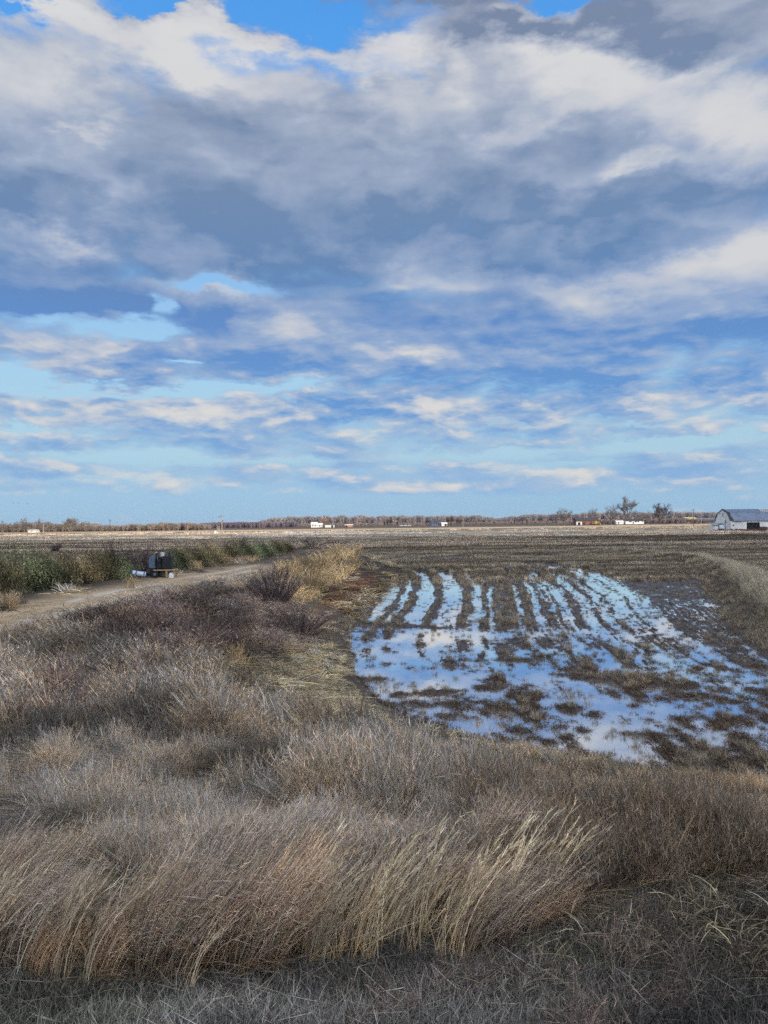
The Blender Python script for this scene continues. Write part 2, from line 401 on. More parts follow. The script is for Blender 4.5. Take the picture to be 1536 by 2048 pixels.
PUD = G(1441, 1213)
def plateau(y):
    return np.interp(y, [-60, 1.6, 2.6, 3.6, 4.6, 6.2, 8.6, 14, 24, 60], [3.35, 3.35, 2.95, 2.35, 2.02, 1.95, 1.42, 1.30, 1.80, 1.80])
def land_h(x, y):
    x, y = np.asarray(x, float), np.asarray(y, float)
    d = inland(x, y)
    wid = np.interp(y, [0, 10, 20, 40, 60, 200], [7.5, 7.5, 7.0, 6.5, 6.5, 7])
    bank = plateau(y) * sstep(-.3, 1.0, d / wid) ** np.interp(y, [0, 18, 26], [2.0, 1.6, .9])
    # the levee road falls away beyond the bushes, and the levee ends
    bx = np.interp(y, BUSH_Y, BUSH_X)
    bank = bank * (1 - sstep(1.0, 7.0, bx - x) * sstep(10, 26, y)) * (1 - sstep(92, 116, y))
    lump = (fbm(x * .7, y * .7, 3, 101) - .5) * .22 * sstep(0, 3, d) * (y > 4)
    rx = np.interp(y, ROAD_Y, ROAD_X)
    onroad = np.exp(-((x - rx) / 2.1) ** 4)
    ruts = -.05 * (np.exp(-((x - rx - .85) / .22) ** 2) + np.exp(-((x - rx + .85) / .22) ** 2))
    bank = bank + lump * (1 - onroad * .8) + ruts * (d > 3)
    ld, lt = seg_dist(x, y, LEV)
    lh = np.interp(lt, range(9), [.9, 1.05, 1.15, 1.1, .8, .45, .3, .25, .2])
    lw = np.interp(lt, range(9), [1.3, 1.4, 1.5, 1.6, 1.6, 1.5, 1.5, 1.5, 1.5])
    lev = lh * np.exp(-(ld / lw) ** 2) * (1 + .35 * (fbm(x * .5, y * .5, 2, 111) - .5))
    lev = np.where(lev > .02, lev, 0)
    f = np.where(d < 1.5, field_h(x, y), 0)
    flat = .05 + (fbm(x * .05, y * .2, 3, 121) - .5) * .12
    f = np.where(y < 100, f, np.where(y < 112, f + (flat - f) * sstep(100, 112, y), flat))
    f = f - .16 * np.exp(-((x - PUD[0]) / .55) ** 2 - ((y - PUD[1]) / 1.7) ** 2)
    # low field levees running across, far away
    for (yc, hh, ww) in FARLEV:
        yy = y + x * .02
        f = f + hh * np.exp(-((yy - yc) / ww) ** 2)
    leftf = (x < np.interp(y, BUSH_Y, BUSH_X)) | (d > 0)
    base = np.where(d > 0, np.where(bank > .02, 0.0, .04), f)
    fld = base + lev
    t = sstep(-.25, .9, d)
    return np.where(d > 1.2, bank + np.where(y > 112, flat, .03), fld * (1 - t) + (bank + .03) * t)
FARLEV = [(150, .22, 1.6), (196, .25, 2), (238, .3, 2.5), (300, .15, 3), (430, .3, 4), (600, .9, 6), (680, .6, 6), (820, .7, 8)]

# ------------------------------------------------------------------ materials
def new_mat(name):
    m_ = bpy.data.materials.new(name); m_.use_nodes = True
    nt = NT(m_.node_tree); nt.n.clear()
    b = nt.n.new('ShaderNodeBsdfPrincipled'); o = nt.n.new('ShaderNodeOutputMaterial')
    nt.l.new(b.outputs[0], o.inputs[0])
    return m_, nt, b
def attr(nt, name, kind='GEOMETRY'):
    nd = nt.n.new('ShaderNodeAttribute'); nd.attribute_name = name; nd.attribute_type = kind
    return nd.outputs['Color']
def simple(name, col, rough=.7, metal=0.0, var=.25, scale=8.0, bump=0.0, spec=.4, dark=None):
    """weathered plain material: colour broken by noise and blotches, with a little relief"""
    m_, nt, b = new_mat(name)
    t = nt.n.new('ShaderNodeTexCoord').outputs['Object']
    n = nt.noise(t, scale, 6.0, .6)
    c2 = dark or tuple(k * (1 - var * 1.6) for k in col)
    c1 = tuple(min(1, k * (1 + var * .5)) for k in col)
    nt.put(b.inputs['Base Color'], nt.mix(nt.rng(n, .3, .68), c2, c1))
    b.inputs['Roughness'].default_value = rough; b.inputs['Metallic'].default_value = metal
    b.inputs['Specular IOR Level'].default_value = spec
    if bump:
        bp = nt.n.new('ShaderNodeBump'); bp.inputs['Strength'].default_value = .6; bp.inputs['Distance'].default_value = bump
        nt.put(bp.inputs['Height'], nt.noise(t, scale * 3, 4)); nt.l.new(bp.outputs[0], b.inputs['Normal'])
    return m_

gm, nt, b = new_mat('earth')
pos = nt.n.new('ShaderNodeNewGeometry').outputs['Position']
base = attr(nt, 'ground_col')
fine = nt.noise(pos, 9.0, 8.0, .65)
big = nt.noise(nt.vm('MULTIPLY', pos, (.05, .30, 1)), 1.0, 6.0, .6)
k = nt.m('MULTIPLY', nt.rng(fine, .25, .75, .62, 1.35, smooth=False), nt.rng(big, .3, .7, .8, 1.2, smooth=False))
nt.put(b.inputs['Base Color'], nt.vm('MULTIPLY', base, nt.xyz(k, k, k)))
wet = nt.sep(attr(nt, 'wet'))[0]
nt.put(b.inputs['Roughness'], nt.rng(wet, 0, 1, .95, .45, smooth=False))
nt.put(b.inputs['Specular IOR Level'], nt.rng(wet, 0, 1, .08, .5, smooth=False))
bp = nt.n.new('ShaderNodeBump'); bp.inputs['Strength'].default_value = .5; bp.inputs['Distance'].default_value = .03
nt.put(bp.inputs['Height'], fine); nt.l.new(bp.outputs[0], b.inputs['Normal'])

wm_, nt, b = new_mat('standing_water')
pos = nt.n.new('ShaderNodeNewGeometry').outputs['Position']
bp = nt.n.new('ShaderNodeBump'); bp.inputs['Strength'].default_value = .08; bp.inputs['Distance'].default_value = .01
nt.put(bp.inputs['Height'], nt.noise(nt.vm('MULTIPLY', pos, (1, .5, 1)), 5.0, 3.0, .5))
gl = nt.n.new('ShaderNodeBsdfGlossy'); gl.inputs['Roughness'].default_value = .02; gl.inputs['Color'].default_value = (1, 1, 1, 1)
df = nt.n.new('ShaderNodeBsdfDiffuse'); df.inputs[0].default_value = (.36, .345, .325, 1)
nt.l.new(bp.outputs[0], gl.inputs['Normal'])
fr = nt.n.new('ShaderNodeLayerWeight'); fr.inputs['Blend'].default_value = .5
mx = nt.n.new('ShaderNodeMixShader')
nt.put(mx.inputs[0], nt.rng(fr.outputs['Facing'], .45, .95, .50, .95))
nt.l.new(df.outputs[0], mx.inputs[1]); nt.l.new(gl.outputs[0], mx.inputs[2])
nt.l.new(mx.outputs[0], [q_ for q_ in nt.n if q_.type == 'OUTPUT_MATERIAL'][0].inputs[0]); nt.n.remove(b)

# ------------------------------------------------------------------ the ground, one sheet out to the horizon
ys = [-60.0, -40, -25, -15, -9, -5, -2, 0, 1.2]
y = 1.6
while y < 9000:
    ys.append(y)
    if y < 14: y += .11
    elif y < 100: y += min(max(y * y / 7735 * 1.5, .05), .30)
    else: y += max(y * y / 7735 * 1.0, .5) if y < 700 else y * .25
ys = np.array(ys)
us = np.concatenate([-np.geomspace(3.2, .56, 24), np.linspace(-.55, .60, 760), np.geomspace(.61, 3.2, 24)])
Yg, Ug = np.meshgrid(ys, us, indexing='ij')
Xg = Ug * np.maximum(Yg + 1.5, 3.0) * np.where(Yg < 3, 1 + (3 - Yg) * .12, 1)
Zg = land_h(Xg, Yg)
Zg[Yg > 2500] = 0
d = inland(Xg, Yg)
nA, nB = fbm(Xg * .5, Yg * .5, 3, 201), fbm(Xg * 2.2, Yg * 2.2, 3, 211)
colr = np.zeros(Xg.shape + (3,))
MUD, STRAW, THATCH, DUFF, ROADC, RED = map(np.array, ((.070, .050, .038), (.30, .245, .165), (.115, .093, .068), (.055, .044, .034), (.36, .30, .225), (.10, .048, .036)))
def lay(mask, c_):
    global colr
    mask = np.clip(mask, 0, 1)[..., None]
    colr = colr * (1 - mask) + np.asarray(c_) * mask
lay(np.ones(Xg.shape), MUD)
lay(sstep(.05, .12, Zg) * (d < 0) * .5, (.10, .082, .058))
lay(sstep(80, 110, Yg) * (.2 + .4 * nB), (.11, .09, .068))
rowb = fbm(Xg * .006, Yg * .16, 3, 217)
lay(sstep(95, 120, Yg) * sstep(.5, .6, rowb) * .8, (.19, .165, .13))
lay(sstep(95, 120, Yg) * sstep(.5, .4, rowb) * .6, (.05, .04, .033))
lay(sstep(-.2, .8, d), DUFF * 1.0)
lay(sstep(.4, .7, nA) * sstep(0, 1.5, d) * .7, THATCH)
onr = np.exp(-((Xg - np.interp(Yg, ROAD_Y, ROAD_X)) / 3.0) ** 4) * (1 - .9 * sstep(54, 66, Yg)) * (d > 4) * (1 - sstep(95, 112, Yg)) * sstep(8, 14, Yg)
lay(onr * (.6 + .6 * nA), (.52, .375, .225))
rx = np.interp(Yg, ROAD_Y, ROAD_X)
rut = (np.exp(-((Xg - rx - .85) / .3) ** 2) + np.exp(-((Xg - rx + .85) / .3) ** 2)) * onr
lay(rut * sstep(.3, .55, fbm(Xg * .5, Yg * .25, 3, 215)), (.60, .52, .42))
lay(np.exp(-((d - 2.2) / 2.0) ** 2) * sstep(13, 18, Yg) * (1 - sstep(48, 60, Yg)) * .7, (.17, .14, .10))
verge = (1 - sstep(6.0, 6.8, Yg)) * (Yg > -3)
lay(verge * .8, (.11, .092, .072))
lx, ly = G(1440, 1210)
redm = np.exp(-(((Xg - 0 + (Yg - 55) * .0 + 2.6) / 2.6) ** 2 + ((Yg - 53) / 13) ** 2) ** 2) * (d > .3)
lay(redm * .85, RED)
# fields beyond: dry stubble, paled as if sunlit, with brown strips between low levees
yy = Yg + Xg * .02
band = fbm(yy * .02, Xg * .002, 4, 221)
pale = sstep(240, 252, yy) * (1 - sstep(720, 800, yy))  # sunlight past the cloud shadow put into the ground colour
lay(pale * .9, (.46, .375, .25))
for (a, b_, c_) in ((262, 275, (.20, .16, .11)), (360, 378, (.52, .45, .33)), (400, 420, (.26, .20, .14)), (455, 545, (.14, .105, .075)), (560, 575, (.12, .09, .065)), (590, 625, (.60, .51, .37)), (640, 760, (.13, .10, .07)), (760, 800, (.30, .25, .17)), (800, 2600, (.10, .08, .055))):
    lay(sstep(a - 3, a + 3, yy + (nA - .5) * 8) * (1 - sstep(b_ - 3, b_ + 3, yy + (nA - .5) * 8)) * .9, c_)
lay(sstep(2600, 3000, Yg), (.09, .075, .055))
wetm = ((d < .4) & (Yg < 110)).astype(float) * (1 - sstep(.03, .11, Zg))
V = np.stack([Xg, Yg, Zg], -1).reshape(-1, 3)
nr, nc = Xg.shape
ii = (np.arange(nr - 1)[:, None] * nc + np.arange(nc - 1)[None, :]).ravel()
Q = np.stack([ii, ii + 1, ii + nc + 1, ii + nc], -1)
ground = np_mesh('ground', V, quads=Q, mat=gm, smooth=True, attrs={'ground_col': colr.reshape(-1, 3), 'wet': np.repeat(wetm.reshape(-1, 1), 3, 1)})
tag(ground, 'muddy rice field, grassy bank and dirt levee track reaching to the horizon', 'ground', kind='structure')
wv = np.array([(-3, 13, 0), (60, 9, 0), (90, 104, 0), (-10, 104, 0)], float)
water = np_mesh('water', wv, quads=[[0, 1, 2, 3]], mat=wm_)
tag(water, 'shallow standing water reflecting the sky between the stubble rows', 'water', kind='structure')

# ------------------------------------------------------------------ unseen cloud slab, added and shaped to cast the near land's shade
CH = 520.0
shx, shy = S[0] / S[2] * CH, S[1] / S[2] * CH
gx = np.linspace(-700, 900, 60); gy = np.linspace(-420, 360, 44)
GX, GY = np.meshgrid(gx, gy, indexing='ij')
edge_y = np.interp(GX, [-700, -60, 60, 110, 135, 900], [252, 250, 270, 292, 345, 350])
e_ = np.minimum.reduce([(GY + 420) / 60, (edge_y - GY) / 25, (GX + 700) / 80, (900 - GX) / 80])
GY2 = np.where(GY > edge_y, edge_y, GY)
th = 60 * np.sqrt(np.clip(e_, 0, 1))
top = CH + th * (.5 + 1.3 * fbm(GX * .012, GY * .012, 4, 301))
bot = CH - th * .3 * (.4 + 1.0 * fbm(GX * .01, GY * .01, 3, 311))
cx_, cy_ = GX + shx, GY2 + shy
n_ = GX.size
Vc = np.concatenate([np.stack([cx_, cy_, top], -1).reshape(-1, 3), np.stack([cx_, cy_, bot - .5], -1).reshape(-1, 3)])
a_, b_ = GX.shape
ii = (np.arange(a_ - 1)[:, None] * b_ + np.arange(b_ - 1)[None, :]).ravel()
Qt = np.stack([ii, ii + b_, ii + b_ + 1, ii + 1], -1)
rim = np.concatenate([np.arange(b_), np.arange(1, a_) * b_ + b_ - 1, (a_ - 1) * b_ + np.arange(b_ - 2, -1, -1), np.arange(a_ - 2, 0, -1) * b_])
r2 = np.roll(rim, -1)
Qr = np.stack([rim, r2, r2 + n_, rim + n_], -1)
cm, nt, b = new_mat('shade_cloud')
df = nt.n.new('ShaderNodeBsdfDiffuse'); df.inputs[0].default_value = (.85, .85, .86, 1)
tl = nt.n.new('ShaderNodeBsdfTranslucent'); tl.inputs[0].default_value = (.85, .85, .86, 1)
mx = nt.n.new('ShaderNodeMixShader'); mx.inputs[0].default_value = .5
nt.l.new(df.outputs[0], mx.inputs[1]); nt.l.new(tl.outputs[0], mx.inputs[2])
nt.l.new(mx.outputs[0], [n_ for n_ in nt.n if n_.type == 'OUTPUT_MATERIAL'][0].inputs[0]); nt.n.remove(b)
cloud = np_mesh('cloud', Vc, quads=np.concatenate([Qt, Qt[:, ::-1] + n_, Qr]), mat=cm, smooth=True)
tag(cloud, 'broad grey cloud slab out of view behind the viewer, added to shade the near fields', 'cloud', kind='structure')

# ------------------------------------------------------------------ dry vegetation
def blade_mat(name, rough=.85, trans=.14):
    m_ = bpy.data.materials.new(name); m_.use_nodes = True
    nt = NT(m_.node_tree); nt.n.clear()
    col = nt.vm('MULTIPLY', attr(nt, 'blade_col'), attr(nt, 'tint', 'INSTANCER'))
    df = nt.n.new('ShaderNodeBsdfDiffuse'); nt.l.new(col, df.inputs[0])
    tr = nt.n.new('ShaderNodeBsdfTranslucent'); nt.l.new(col, tr.inputs[0])
    mx = nt.n.new('ShaderNodeMixShader'); mx.inputs[0].default_value = trans
    nt.l.new(df.outputs[0], mx.inputs[1]); nt.l.new(tr.outputs[0], mx.inputs[2])
    o = nt.n.new('ShaderNodeOutputMaterial'); nt.l.new(mx.outputs[0], o.inputs[0])
    return m_
M_GRASS = blade_mat('dry_grass')

BW, BC, DN = 1.35, 1.5, 1.0
class Tuft:
    """collects ribbons; every ribbon is one blade, stem, twig or seed-head bristle"""
    def __init__(self, seed):
        self.r = np.random.default_rng(seed); self.v = []; self.q = []; self.c = []; self.n = 0
    def ribbons(self, base, d0, bend, L, w, segs, col, colvar=.2, taper=.8, cvec=None):
        """base (n,3), unit start directions (n,3), bend (n,3) added with t^2, lengths (n,), widths (n,)"""
        n = len(base); r = self.r
        t = np.linspace(0, 1, segs + 1)
        P = base[:, None, :] + (d0[:, None, :] * t[None, :, None] + bend[:, None, :] * (t ** 2)[None, :, None]) * L[:, None, None]
        T = d0[:, None, :] + 2 * bend[:, None, :] * t[None, :, None]
        w = np.asarray(w) * BW; rd = r.normal(size=(n, 1, 3))
        side = np.cross(T, rd); side /= np.linalg.norm(side, axis=-1, keepdims=True) + 1e-9
        ww = (w[:, None] * (1 - taper * t[None, :] ** 1.5))[..., None] * .5
        A, B = P - side * ww, P + side * ww
        vv = np.stack([A, B], 2).reshape(n, -1, 3)
        k = np.arange(segs)[None, :] * 2 + np.arange(n)[:, None] * (segs + 1) * 2 + self.n
        self.q.append(np.stack([k, k + 1, k + 3, k + 2], -1).reshape(-1, 4))
        c_ = (np.asarray(col) if cvec is None else cvec) * BC
        c_ = c_ * np.clip(r.lognormal(-.12, colvar * 1.7, (n, 1)), .2, 2.2) * (1 + r.uniform(-colvar, colvar, (n, 3)) * .25)
        self.v.append(vv.reshape(-1, 3)); self.c.append(np.repeat(c_, (segs + 1) * 2, 0))
        self.n += n * (segs + 1) * 2
        return P
    def disk(self, n, rad):
        a, q = self.r.uniform(0, 6.283, n), np.sqrt(self.r.uniform(0, 1, n)) * rad
        return np.stack([np.cos(a) * q, np.sin(a) * q, np.zeros(n) - .02], -1)
    def dirs(self, n, spread, lean=(0, 0), out=None, outk=0.0):
        d = np.stack([self.r.normal(0, spread, n) + lean[0], self.r.normal(0, spread, n) + lean[1], np.ones(n)], -1)
        if out is not None: d[:, :2] += out[:, :2] * outk
        return d / np.linalg.norm(d, axis=1, keepdims=True)
    def build(self, name, mat=None, link=False, parent=None):
        return np_mesh(name, np.concatenate(self.v), quads=np.concatenate(self.q), mat=mat or M_GRASS, attrs={'blade_col': np.concatenate(self.c)}, link=link, parent=parent)

U = lambda r, a, b, n: r.uniform(a, b, n)
def fluff(seed):          # dense airy panicles blown to the right
    t = Tuft(seed); n = max(5, int(36 * DN)); r = t.r
    b = t.disk(n, .13); d = t.dirs(n, .13, (.16, -.03), b, .9); L = U(r, .55, .95, n)
    bend = np.stack([U(r, .16, .46, n), U(r, -.12, .10, n), -U(r, .04, .20, n)], -1)
    P = t.ribbons(b, d, bend, L, U(r, .003, .0064, n), 5, (.33, .275, .205), .42)
    m = 4
    for k in range(m):    # hair-fine seed bristles up the upper part of each stem
        f = U(r, .42, 1.0, n); i = np.minimum((f * 5).astype(int), 4); fr = f * 5 - i
        q = P[np.arange(n), i] * (1 - fr)[:, None] + P[np.arange(n), i + 1] * fr[:, None]
        dd = np.stack([r.normal(.55, .4, n), r.normal(0, .4, n), r.normal(.55, .45, n)], -1)
        t.ribbons(q, dd, np.stack([U(r, 0, .3, n), r.normal(0, .15, n), -U(r, .1, .4, n)], -1), U(r, .035, .10, n), U(r, .0012, .0028, n), 1, (.40, .335, .265), .40, .6)
    n = max(5, int(40 * DN)); b = t.disk(n, .15)
    t.ribbons(b, t.dirs(n, .35, (.1, 0)), np.stack([r.normal(.1, .3, n), r.normal(0, .3, n), -U(r, .2, .6, n)], -1), U(r, .2, .5, n), U(r, .003, .006, n), 3, (.22, .175, .12), .3)
    return t
def stalk(seed):          # a few tall pale stems with narrow seed heads, bowed to the right
    t = Tuft(seed); r = t.r; n = 7
    b = t.disk(n, .07); d = t.dirs(n, .07, (.10, -.02)); L = U(r, .65, 1.0, n)
    bend = np.stack([U(r, .15, .5, n), U(r, -.1, .08, n), -U(r, .03, .16, n)], -1)
    P = t.ribbons(b, d, bend, L, U(r, .004, .0065, n), 7, (.46, .40, .30), .15, .5)
    for k in range(16):
        f = U(r, .5, 1.0, n); i = np.minimum((f * 7).astype(int), 6); fr = f * 7 - i
        q = P[np.arange(n), i] * (1 - fr)[:, None] + P[np.arange(n), i + 1] * fr[:, None]
        T = P[np.arange(n), i + 1] - P[np.arange(n), i]; T /= np.linalg.norm(T, axis=1, keepdims=True)
        t.ribbons(q, T + r.normal(0, .22, (n, 3)), np.zeros((n, 3)), U(r, .03, .09, n), U(r, .003, .006, n), 1, (.46, .395, .30), .2, .6)
    n = 9; b = t.disk(n, .06)
    t.ribbons(b, t.dirs(n, .2, (.1, 0)), np.stack([r.normal(.1, .25, n), r.normal(0, .25, n), -U(r, .1, .5, n)], -1), U(r, .25, .6, n), U(r, .004, .007, n), 4, (.42, .34, .22), .2)
    return t
def wispy(seed, lean=(-.12, .0)):          # grey upright grass, thin and tall
    t = Tuft(seed); r = t.r; n = max(5, int(58 * DN))
    b = t.disk(n, .15); d = t.dirs(n, .17, lean, b, .8); L = U(r, .4, .85, n)
    bend = np.stack([r.normal(lean[0] * .8, .14, n), r.normal(0, .14, n), -U(r, .0, .15, n)], -1)
    P = t.ribbons(b, d, bend, L, U(r, .0025, .005, n), 4, (.30, .265, .21), .35)
    for k in range(5):
        f = U(r, .5, 1.0, n); i = np.minimum((f * 4).astype(int), 3); fr = f * 4 - i
        q = P[np.arange(n), i] * (1 - fr)[:, None] + P[np.arange(n), i + 1] * fr[:, None]
        t.ribbons(q, t.dirs(n, .5), r.normal(0, .2, (n, 3)), U(r, .03, .10, n), U(r, .0015, .003, n), 1, (.32, .285, .24), .3, .6)
    return t
def matted(seed):         # curled, tangled straw
    t = Tuft(seed); r = t.r; n = max(5, int(70 * DN))
    b = t.disk(n, .24); d = t.dirs(n, .75); L = U(r, .14, .42, n)
    bend = np.stack([r.normal(0, .5, n), r.normal(0, .5, n), -U(r, .2, 1.1, n)], -1)
    t.ribbons(b, d, bend, L, U(r, .004, .009, n), 4, (.36, .30, .20), .40)
    return t
def combed(seed):         # long grass laid flat by the wind, all one way
    t = Tuft(seed); r = t.r; n = max(5, int(60 * DN))
    b = t.disk(n, .26); b[:, 2] += U(r, 0, .12, n)
    d = np.stack([U(r, -.9, -.35, n), r.normal(.1, .22, n), U(r, .35, .8, n)], -1); d /= np.linalg.norm(d, axis=1, keepdims=True)
    bend = np.stack([U(r, -.5, -.1, n), r.normal(.0, .14, n), -U(r, .35, .75, n)], -1)
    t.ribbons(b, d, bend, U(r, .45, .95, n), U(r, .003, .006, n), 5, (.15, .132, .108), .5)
    return t
def twiggy(seed):         # dead branching weeds
    t = Tuft(seed); r = t.r; n = max(5, int(13 * DN))
    b = t.disk(n, .15); d = t.dirs(n, .28, (0, 0), b, .8); L = U(r, .45, .95, n)
    P = t.ribbons(b, d, r.normal(0, .13, (n, 3)), L, U(r, .005, .009, n), 5, (.15, .115, .095), .3, .6)
    for k in range(9):
        f = U(r, .25, 1.0, n); i = np.minimum((f * 5).astype(int), 4); fr = f * 5 - i
        q = P[np.arange(n), i] * (1 - fr)[:, None] + P[np.arange(n), i + 1] * fr[:, None]
        P2 = t.ribbons(q, t.dirs(n, .8), r.normal(0, .25, (n, 3)), U(r, .08, .30, n), U(r, .003, .005, n), 2, (.155, .12, .10), .3, .6)
        for j in range(2):
            t.ribbons(P2[:, 1 + j], t.dirs(n, .9), np.zeros((n, 3)), U(r, .03, .10, n), U(r, .0025, .005, n), 1, (.17, .13, .105), .3, .5)
    return t
def short_(seed):         # mown verge
    t = Tuft(seed); r = t.r; n = 150
    b = t.disk(n, .16); d = t.dirs(n, .55, (.05, 0)); L = U(r, .025, .085, n)
    t.ribbons(b, d, r.normal(0, .25, (n, 3)), L, U(r, .0025, .0045, n), 2, (.27, .245, .205), .45)
    n = 8; b = t.disk(n, .16); b[:, 2] += .02
    dd = np.stack([r.normal(0, 1, n), r.normal(0, 1, n), U(r, .05, .35, n)], -1); dd /= np.linalg.norm(dd, axis=1, keepdims=True)
    t.ribbons(b, dd, r.normal(0, .08, (n, 3)), U(r, .08, .25, n), U(r, .0025, .004, n), 2, (.38, .34, .27), .25)
    return t
def stub(seed):           # cut rice stubble, a clump of a drill row
    t = Tuft(seed); r = t.r; n = 60
    b = t.disk(n, .13); d = t.dirs(n, .26, (0, 0), b, 1.2); L = U(r, .10, .34, n)
    bend = np.stack([r.normal(0, .18, n), r.normal(0, .18, n), -U(r, 0, .3, n)], -1)
    t.ribbons(b, d, bend, L, U(r, .0045, .009, n), 3, (.32, .262, .19), .40)
    return t
def stub_far(seed):       # a metre and a half of stubble row seen from far off
    t = Tuft(seed); r = t.r; n = 130
    b = np.stack([U(r, -.9, .9, n), r.normal(0, .13, n), np.zeros(n) - .02], -1)
    d = t.dirs(n, .28); L = U(r, .10, .34, n)
    t.ribbons(b, d, r.normal(0, .15, (n, 3)), L, U(r, .012, .026, n), 1, (.30, .25, .185), .45, .5)
    return t
def stub_vfar(seed):
    t = Tuft(seed); r = t.r; n = 110
    b = np.stack([U(r, -3, 3, n), r.normal(0, .35, n), np.zeros(n) - .02], -1)
    t.ribbons(b, t.dirs(n, .3), r.normal(0, .12, (n, 3)), U(r, .10, .36, n), U(r, .05, .12, n), 1, (.30, .245, .185), .45, .5)
    return t
def debris(seed):         # flattened bits of rotten straw in the mud
    t = Tuft(seed); r = t.r; n = 26
    b = t.disk(n, .16); b[:, 2] = U(r, .0, .03, n)
    dd = np.stack([r.normal(0, 1, n), r.normal(0, 1, n), U(r, .05, .8, n)], -1); dd /= np.linalg.norm(dd, axis=1, keepdims=True)
    t.ribbons(b, dd, r.normal(0, .1, (n, 3)), U(r, .04, .16, n), U(r, .005, .012, n), 1, (.085, .065, .048), .45)
    return t

def sources(fn, count, seed, bw=1.35, dn=1.0):
    global BW, DN
    BW, DN = bw, dn
    col_ = bpy.data.collections.new(fn.__name__.strip('_') + '_clumps')
    for k in range(count):
        col_.objects.link(fn(seed + k).build('%s_clump' % fn.__name__.strip('_')))
    BW, DN = 1.35, 1.0
    return col_
def scatter_tree(col_, n_src):
    t = bpy.data.node_groups.new('scatter', 'GeometryNodeTree')
    t.interface.new_socket('Geometry', in_out='INPUT', socket_type='NodeSocketGeometry')
    t.interface.new_socket('Geometry', in_out='OUTPUT', socket_type='NodeSocketGeometry')
    N = t.nodes.new; Lk = t.links.new
    gi, go = N('NodeGroupInput'), N('NodeGroupOutput')
    ci = N('GeometryNodeCollectionInfo'); ci.inputs['Collection'].default_value = col_
    ci.inputs['Separate Children'].default_value = True; ci.inputs['Reset Children'].default_value = True
    ip = N('GeometryNodeInstanceOnPoints'); ip.inputs['Pick Instance'].default_value = True
    Lk(gi.outputs[0], ip.inputs['Points']); Lk(ci.outputs[0], ip.inputs['Instance'])
    for nm, ty, sock in (('rot', 'FLOAT_VECTOR', 'Rotation'), ('scl', 'FLOAT_VECTOR', 'Scale'), ('idx', 'INT', 'Instance Index')):
        na = N('GeometryNodeInputNamedAttribute'); na.data_type = ty; na.inputs[0].default_value = nm
        Lk([s_ for s_ in na.outputs if s_.enabled][0], ip.inputs[sock])
    Lk(ip.outputs[0], go.inputs[0])
    return t
def scatter(name, col_, x, y, rotz, scl, tint, label, cat, z=None, tilt=None, sclz=None):
    n = len(x)
    if n == 0: return None
    me = bpy.data.meshes.new(name)
    if z is None: z = land_h(x, y)
    z = np.broadcast_to(z, np.shape(x))
    me.vertices.add(n); me.vertices.foreach_set('co', np.stack([x, y, z], -1).astype(np.float32).ravel())
    rot = np.zeros((n, 3), np.float32); rot[:, 2] = rotz
    if tilt is not None: rot[:, :2] = tilt
    s3 = np.repeat(np.asarray(scl, np.float32)[:, None], 3, 1)
    if sclz is not None: s3[:, 2] *= sclz
    a = me.attributes.new('rot', 'FLOAT_VECTOR', 'POINT'); a.data.foreach_set('vector', rot.ravel())
    a = me.attributes.new('scl', 'FLOAT_VECTOR', 'POINT'); a.data.foreach_set('vector', s3.ravel())
    a = me.attributes.new('idx', 'INT', 'POINT'); a.data.foreach_set('value', rng.integers(0, len(col_.objects), n).astype(np.int32))
    t4 = np.ones((n, 4), np.float32); t4[:, :3] = tint
    a = me.attributes.new('tint', 'FLOAT_COLOR', 'POINT'); a.data.foreach_set('color', t4.ravel())
    o = bpy.data.objects.new(name, me); scene.collection.objects.link(o)
    md = o.modifiers.new('scatter', 'NODES'); md.node_group = scatter_tree(col_, len(col_.objects))
    tag(o, label, cat, kind='stuff')
    print('scatter', name, n)
    return o

def cand(n, x0, x1, y0, y1):
    return rng.uniform(x0, x1, n), rng.uniform(y0, y1, n)
def inpoly(px, py, poly):
    ins = np.zeros(px.shape, bool)
    for k in range(len(poly)):
        (ax, ay), (bx, by) = poly[k], poly[(k + 1) % len(poly)]
        if ay == by: continue
        ins ^= ((ay > py) != (by > py)) & (px < (bx - ax) * (py - ay) / (by - ay) + ax)
    return ins
def tints(n, cols, var=.18):
    cols = np.asarray(cols, float)
    c_ = cols[rng.integers(0, len(cols), n)]
    return c_ * (1 + rng.uniform(-var, var, (n, 1)))
def visible(px): return (px > -140) & (px < 1680)

# --- one candidate cloud over the bank, split into kinds by where each kind grows
def bank_points(n, y0, y1, seed=0):
    """points on the bank, thinning with distance"""
    q = rng.uniform(0, 1, n)
    Y = 1 / (1 / y0 + q * (1 / y1 - 1 / y0))
    X = rng.uniform(-.60, .60, n) * (Y + 2)
    return X, Y

# where the pinkish grass in front stands: its foot line, measured on the photograph
FOOT_X = np.array([-60, 0, 150, 300, 450, 560, 700, 850, 1000, 1100, 1200, 1350, 1536, 1650])
FOOT_Y = np.array([1960, 1960, 1985, 1960, 1950, 1935, 1925, 1925, 1905, 1850, 1800, 1790, 1770, 1770])
X, Y = bank_points(42000, 4.9, 9.2)
Z = land_h(X, Y); px, py = proj(X, Y, Z)
foot = np.interp(px, FOOT_X, FOOT_Y) + (fbm(X * 1.5, Y * 1.5, 2, 401) - .5) * 60
nn = fbm(X * .9, Y * .9, 3, 411)
frontband = (py < foot) & (py > foot - 150) & visible(px)
dens_ = np.where(px < 1080, .9, .0) * (.45 + .9 * sstep(.35, .6, nn)) * (px > -100)
idx_c = np.flatnonzero(frontband & (px < 1560) & (px > -80) & (nn > np.where(px > 1080, .50, .38)))
idx_c = rng.choice(idx_c, 92, replace=False)
fx, fy, fs, ft = [], [], [], []
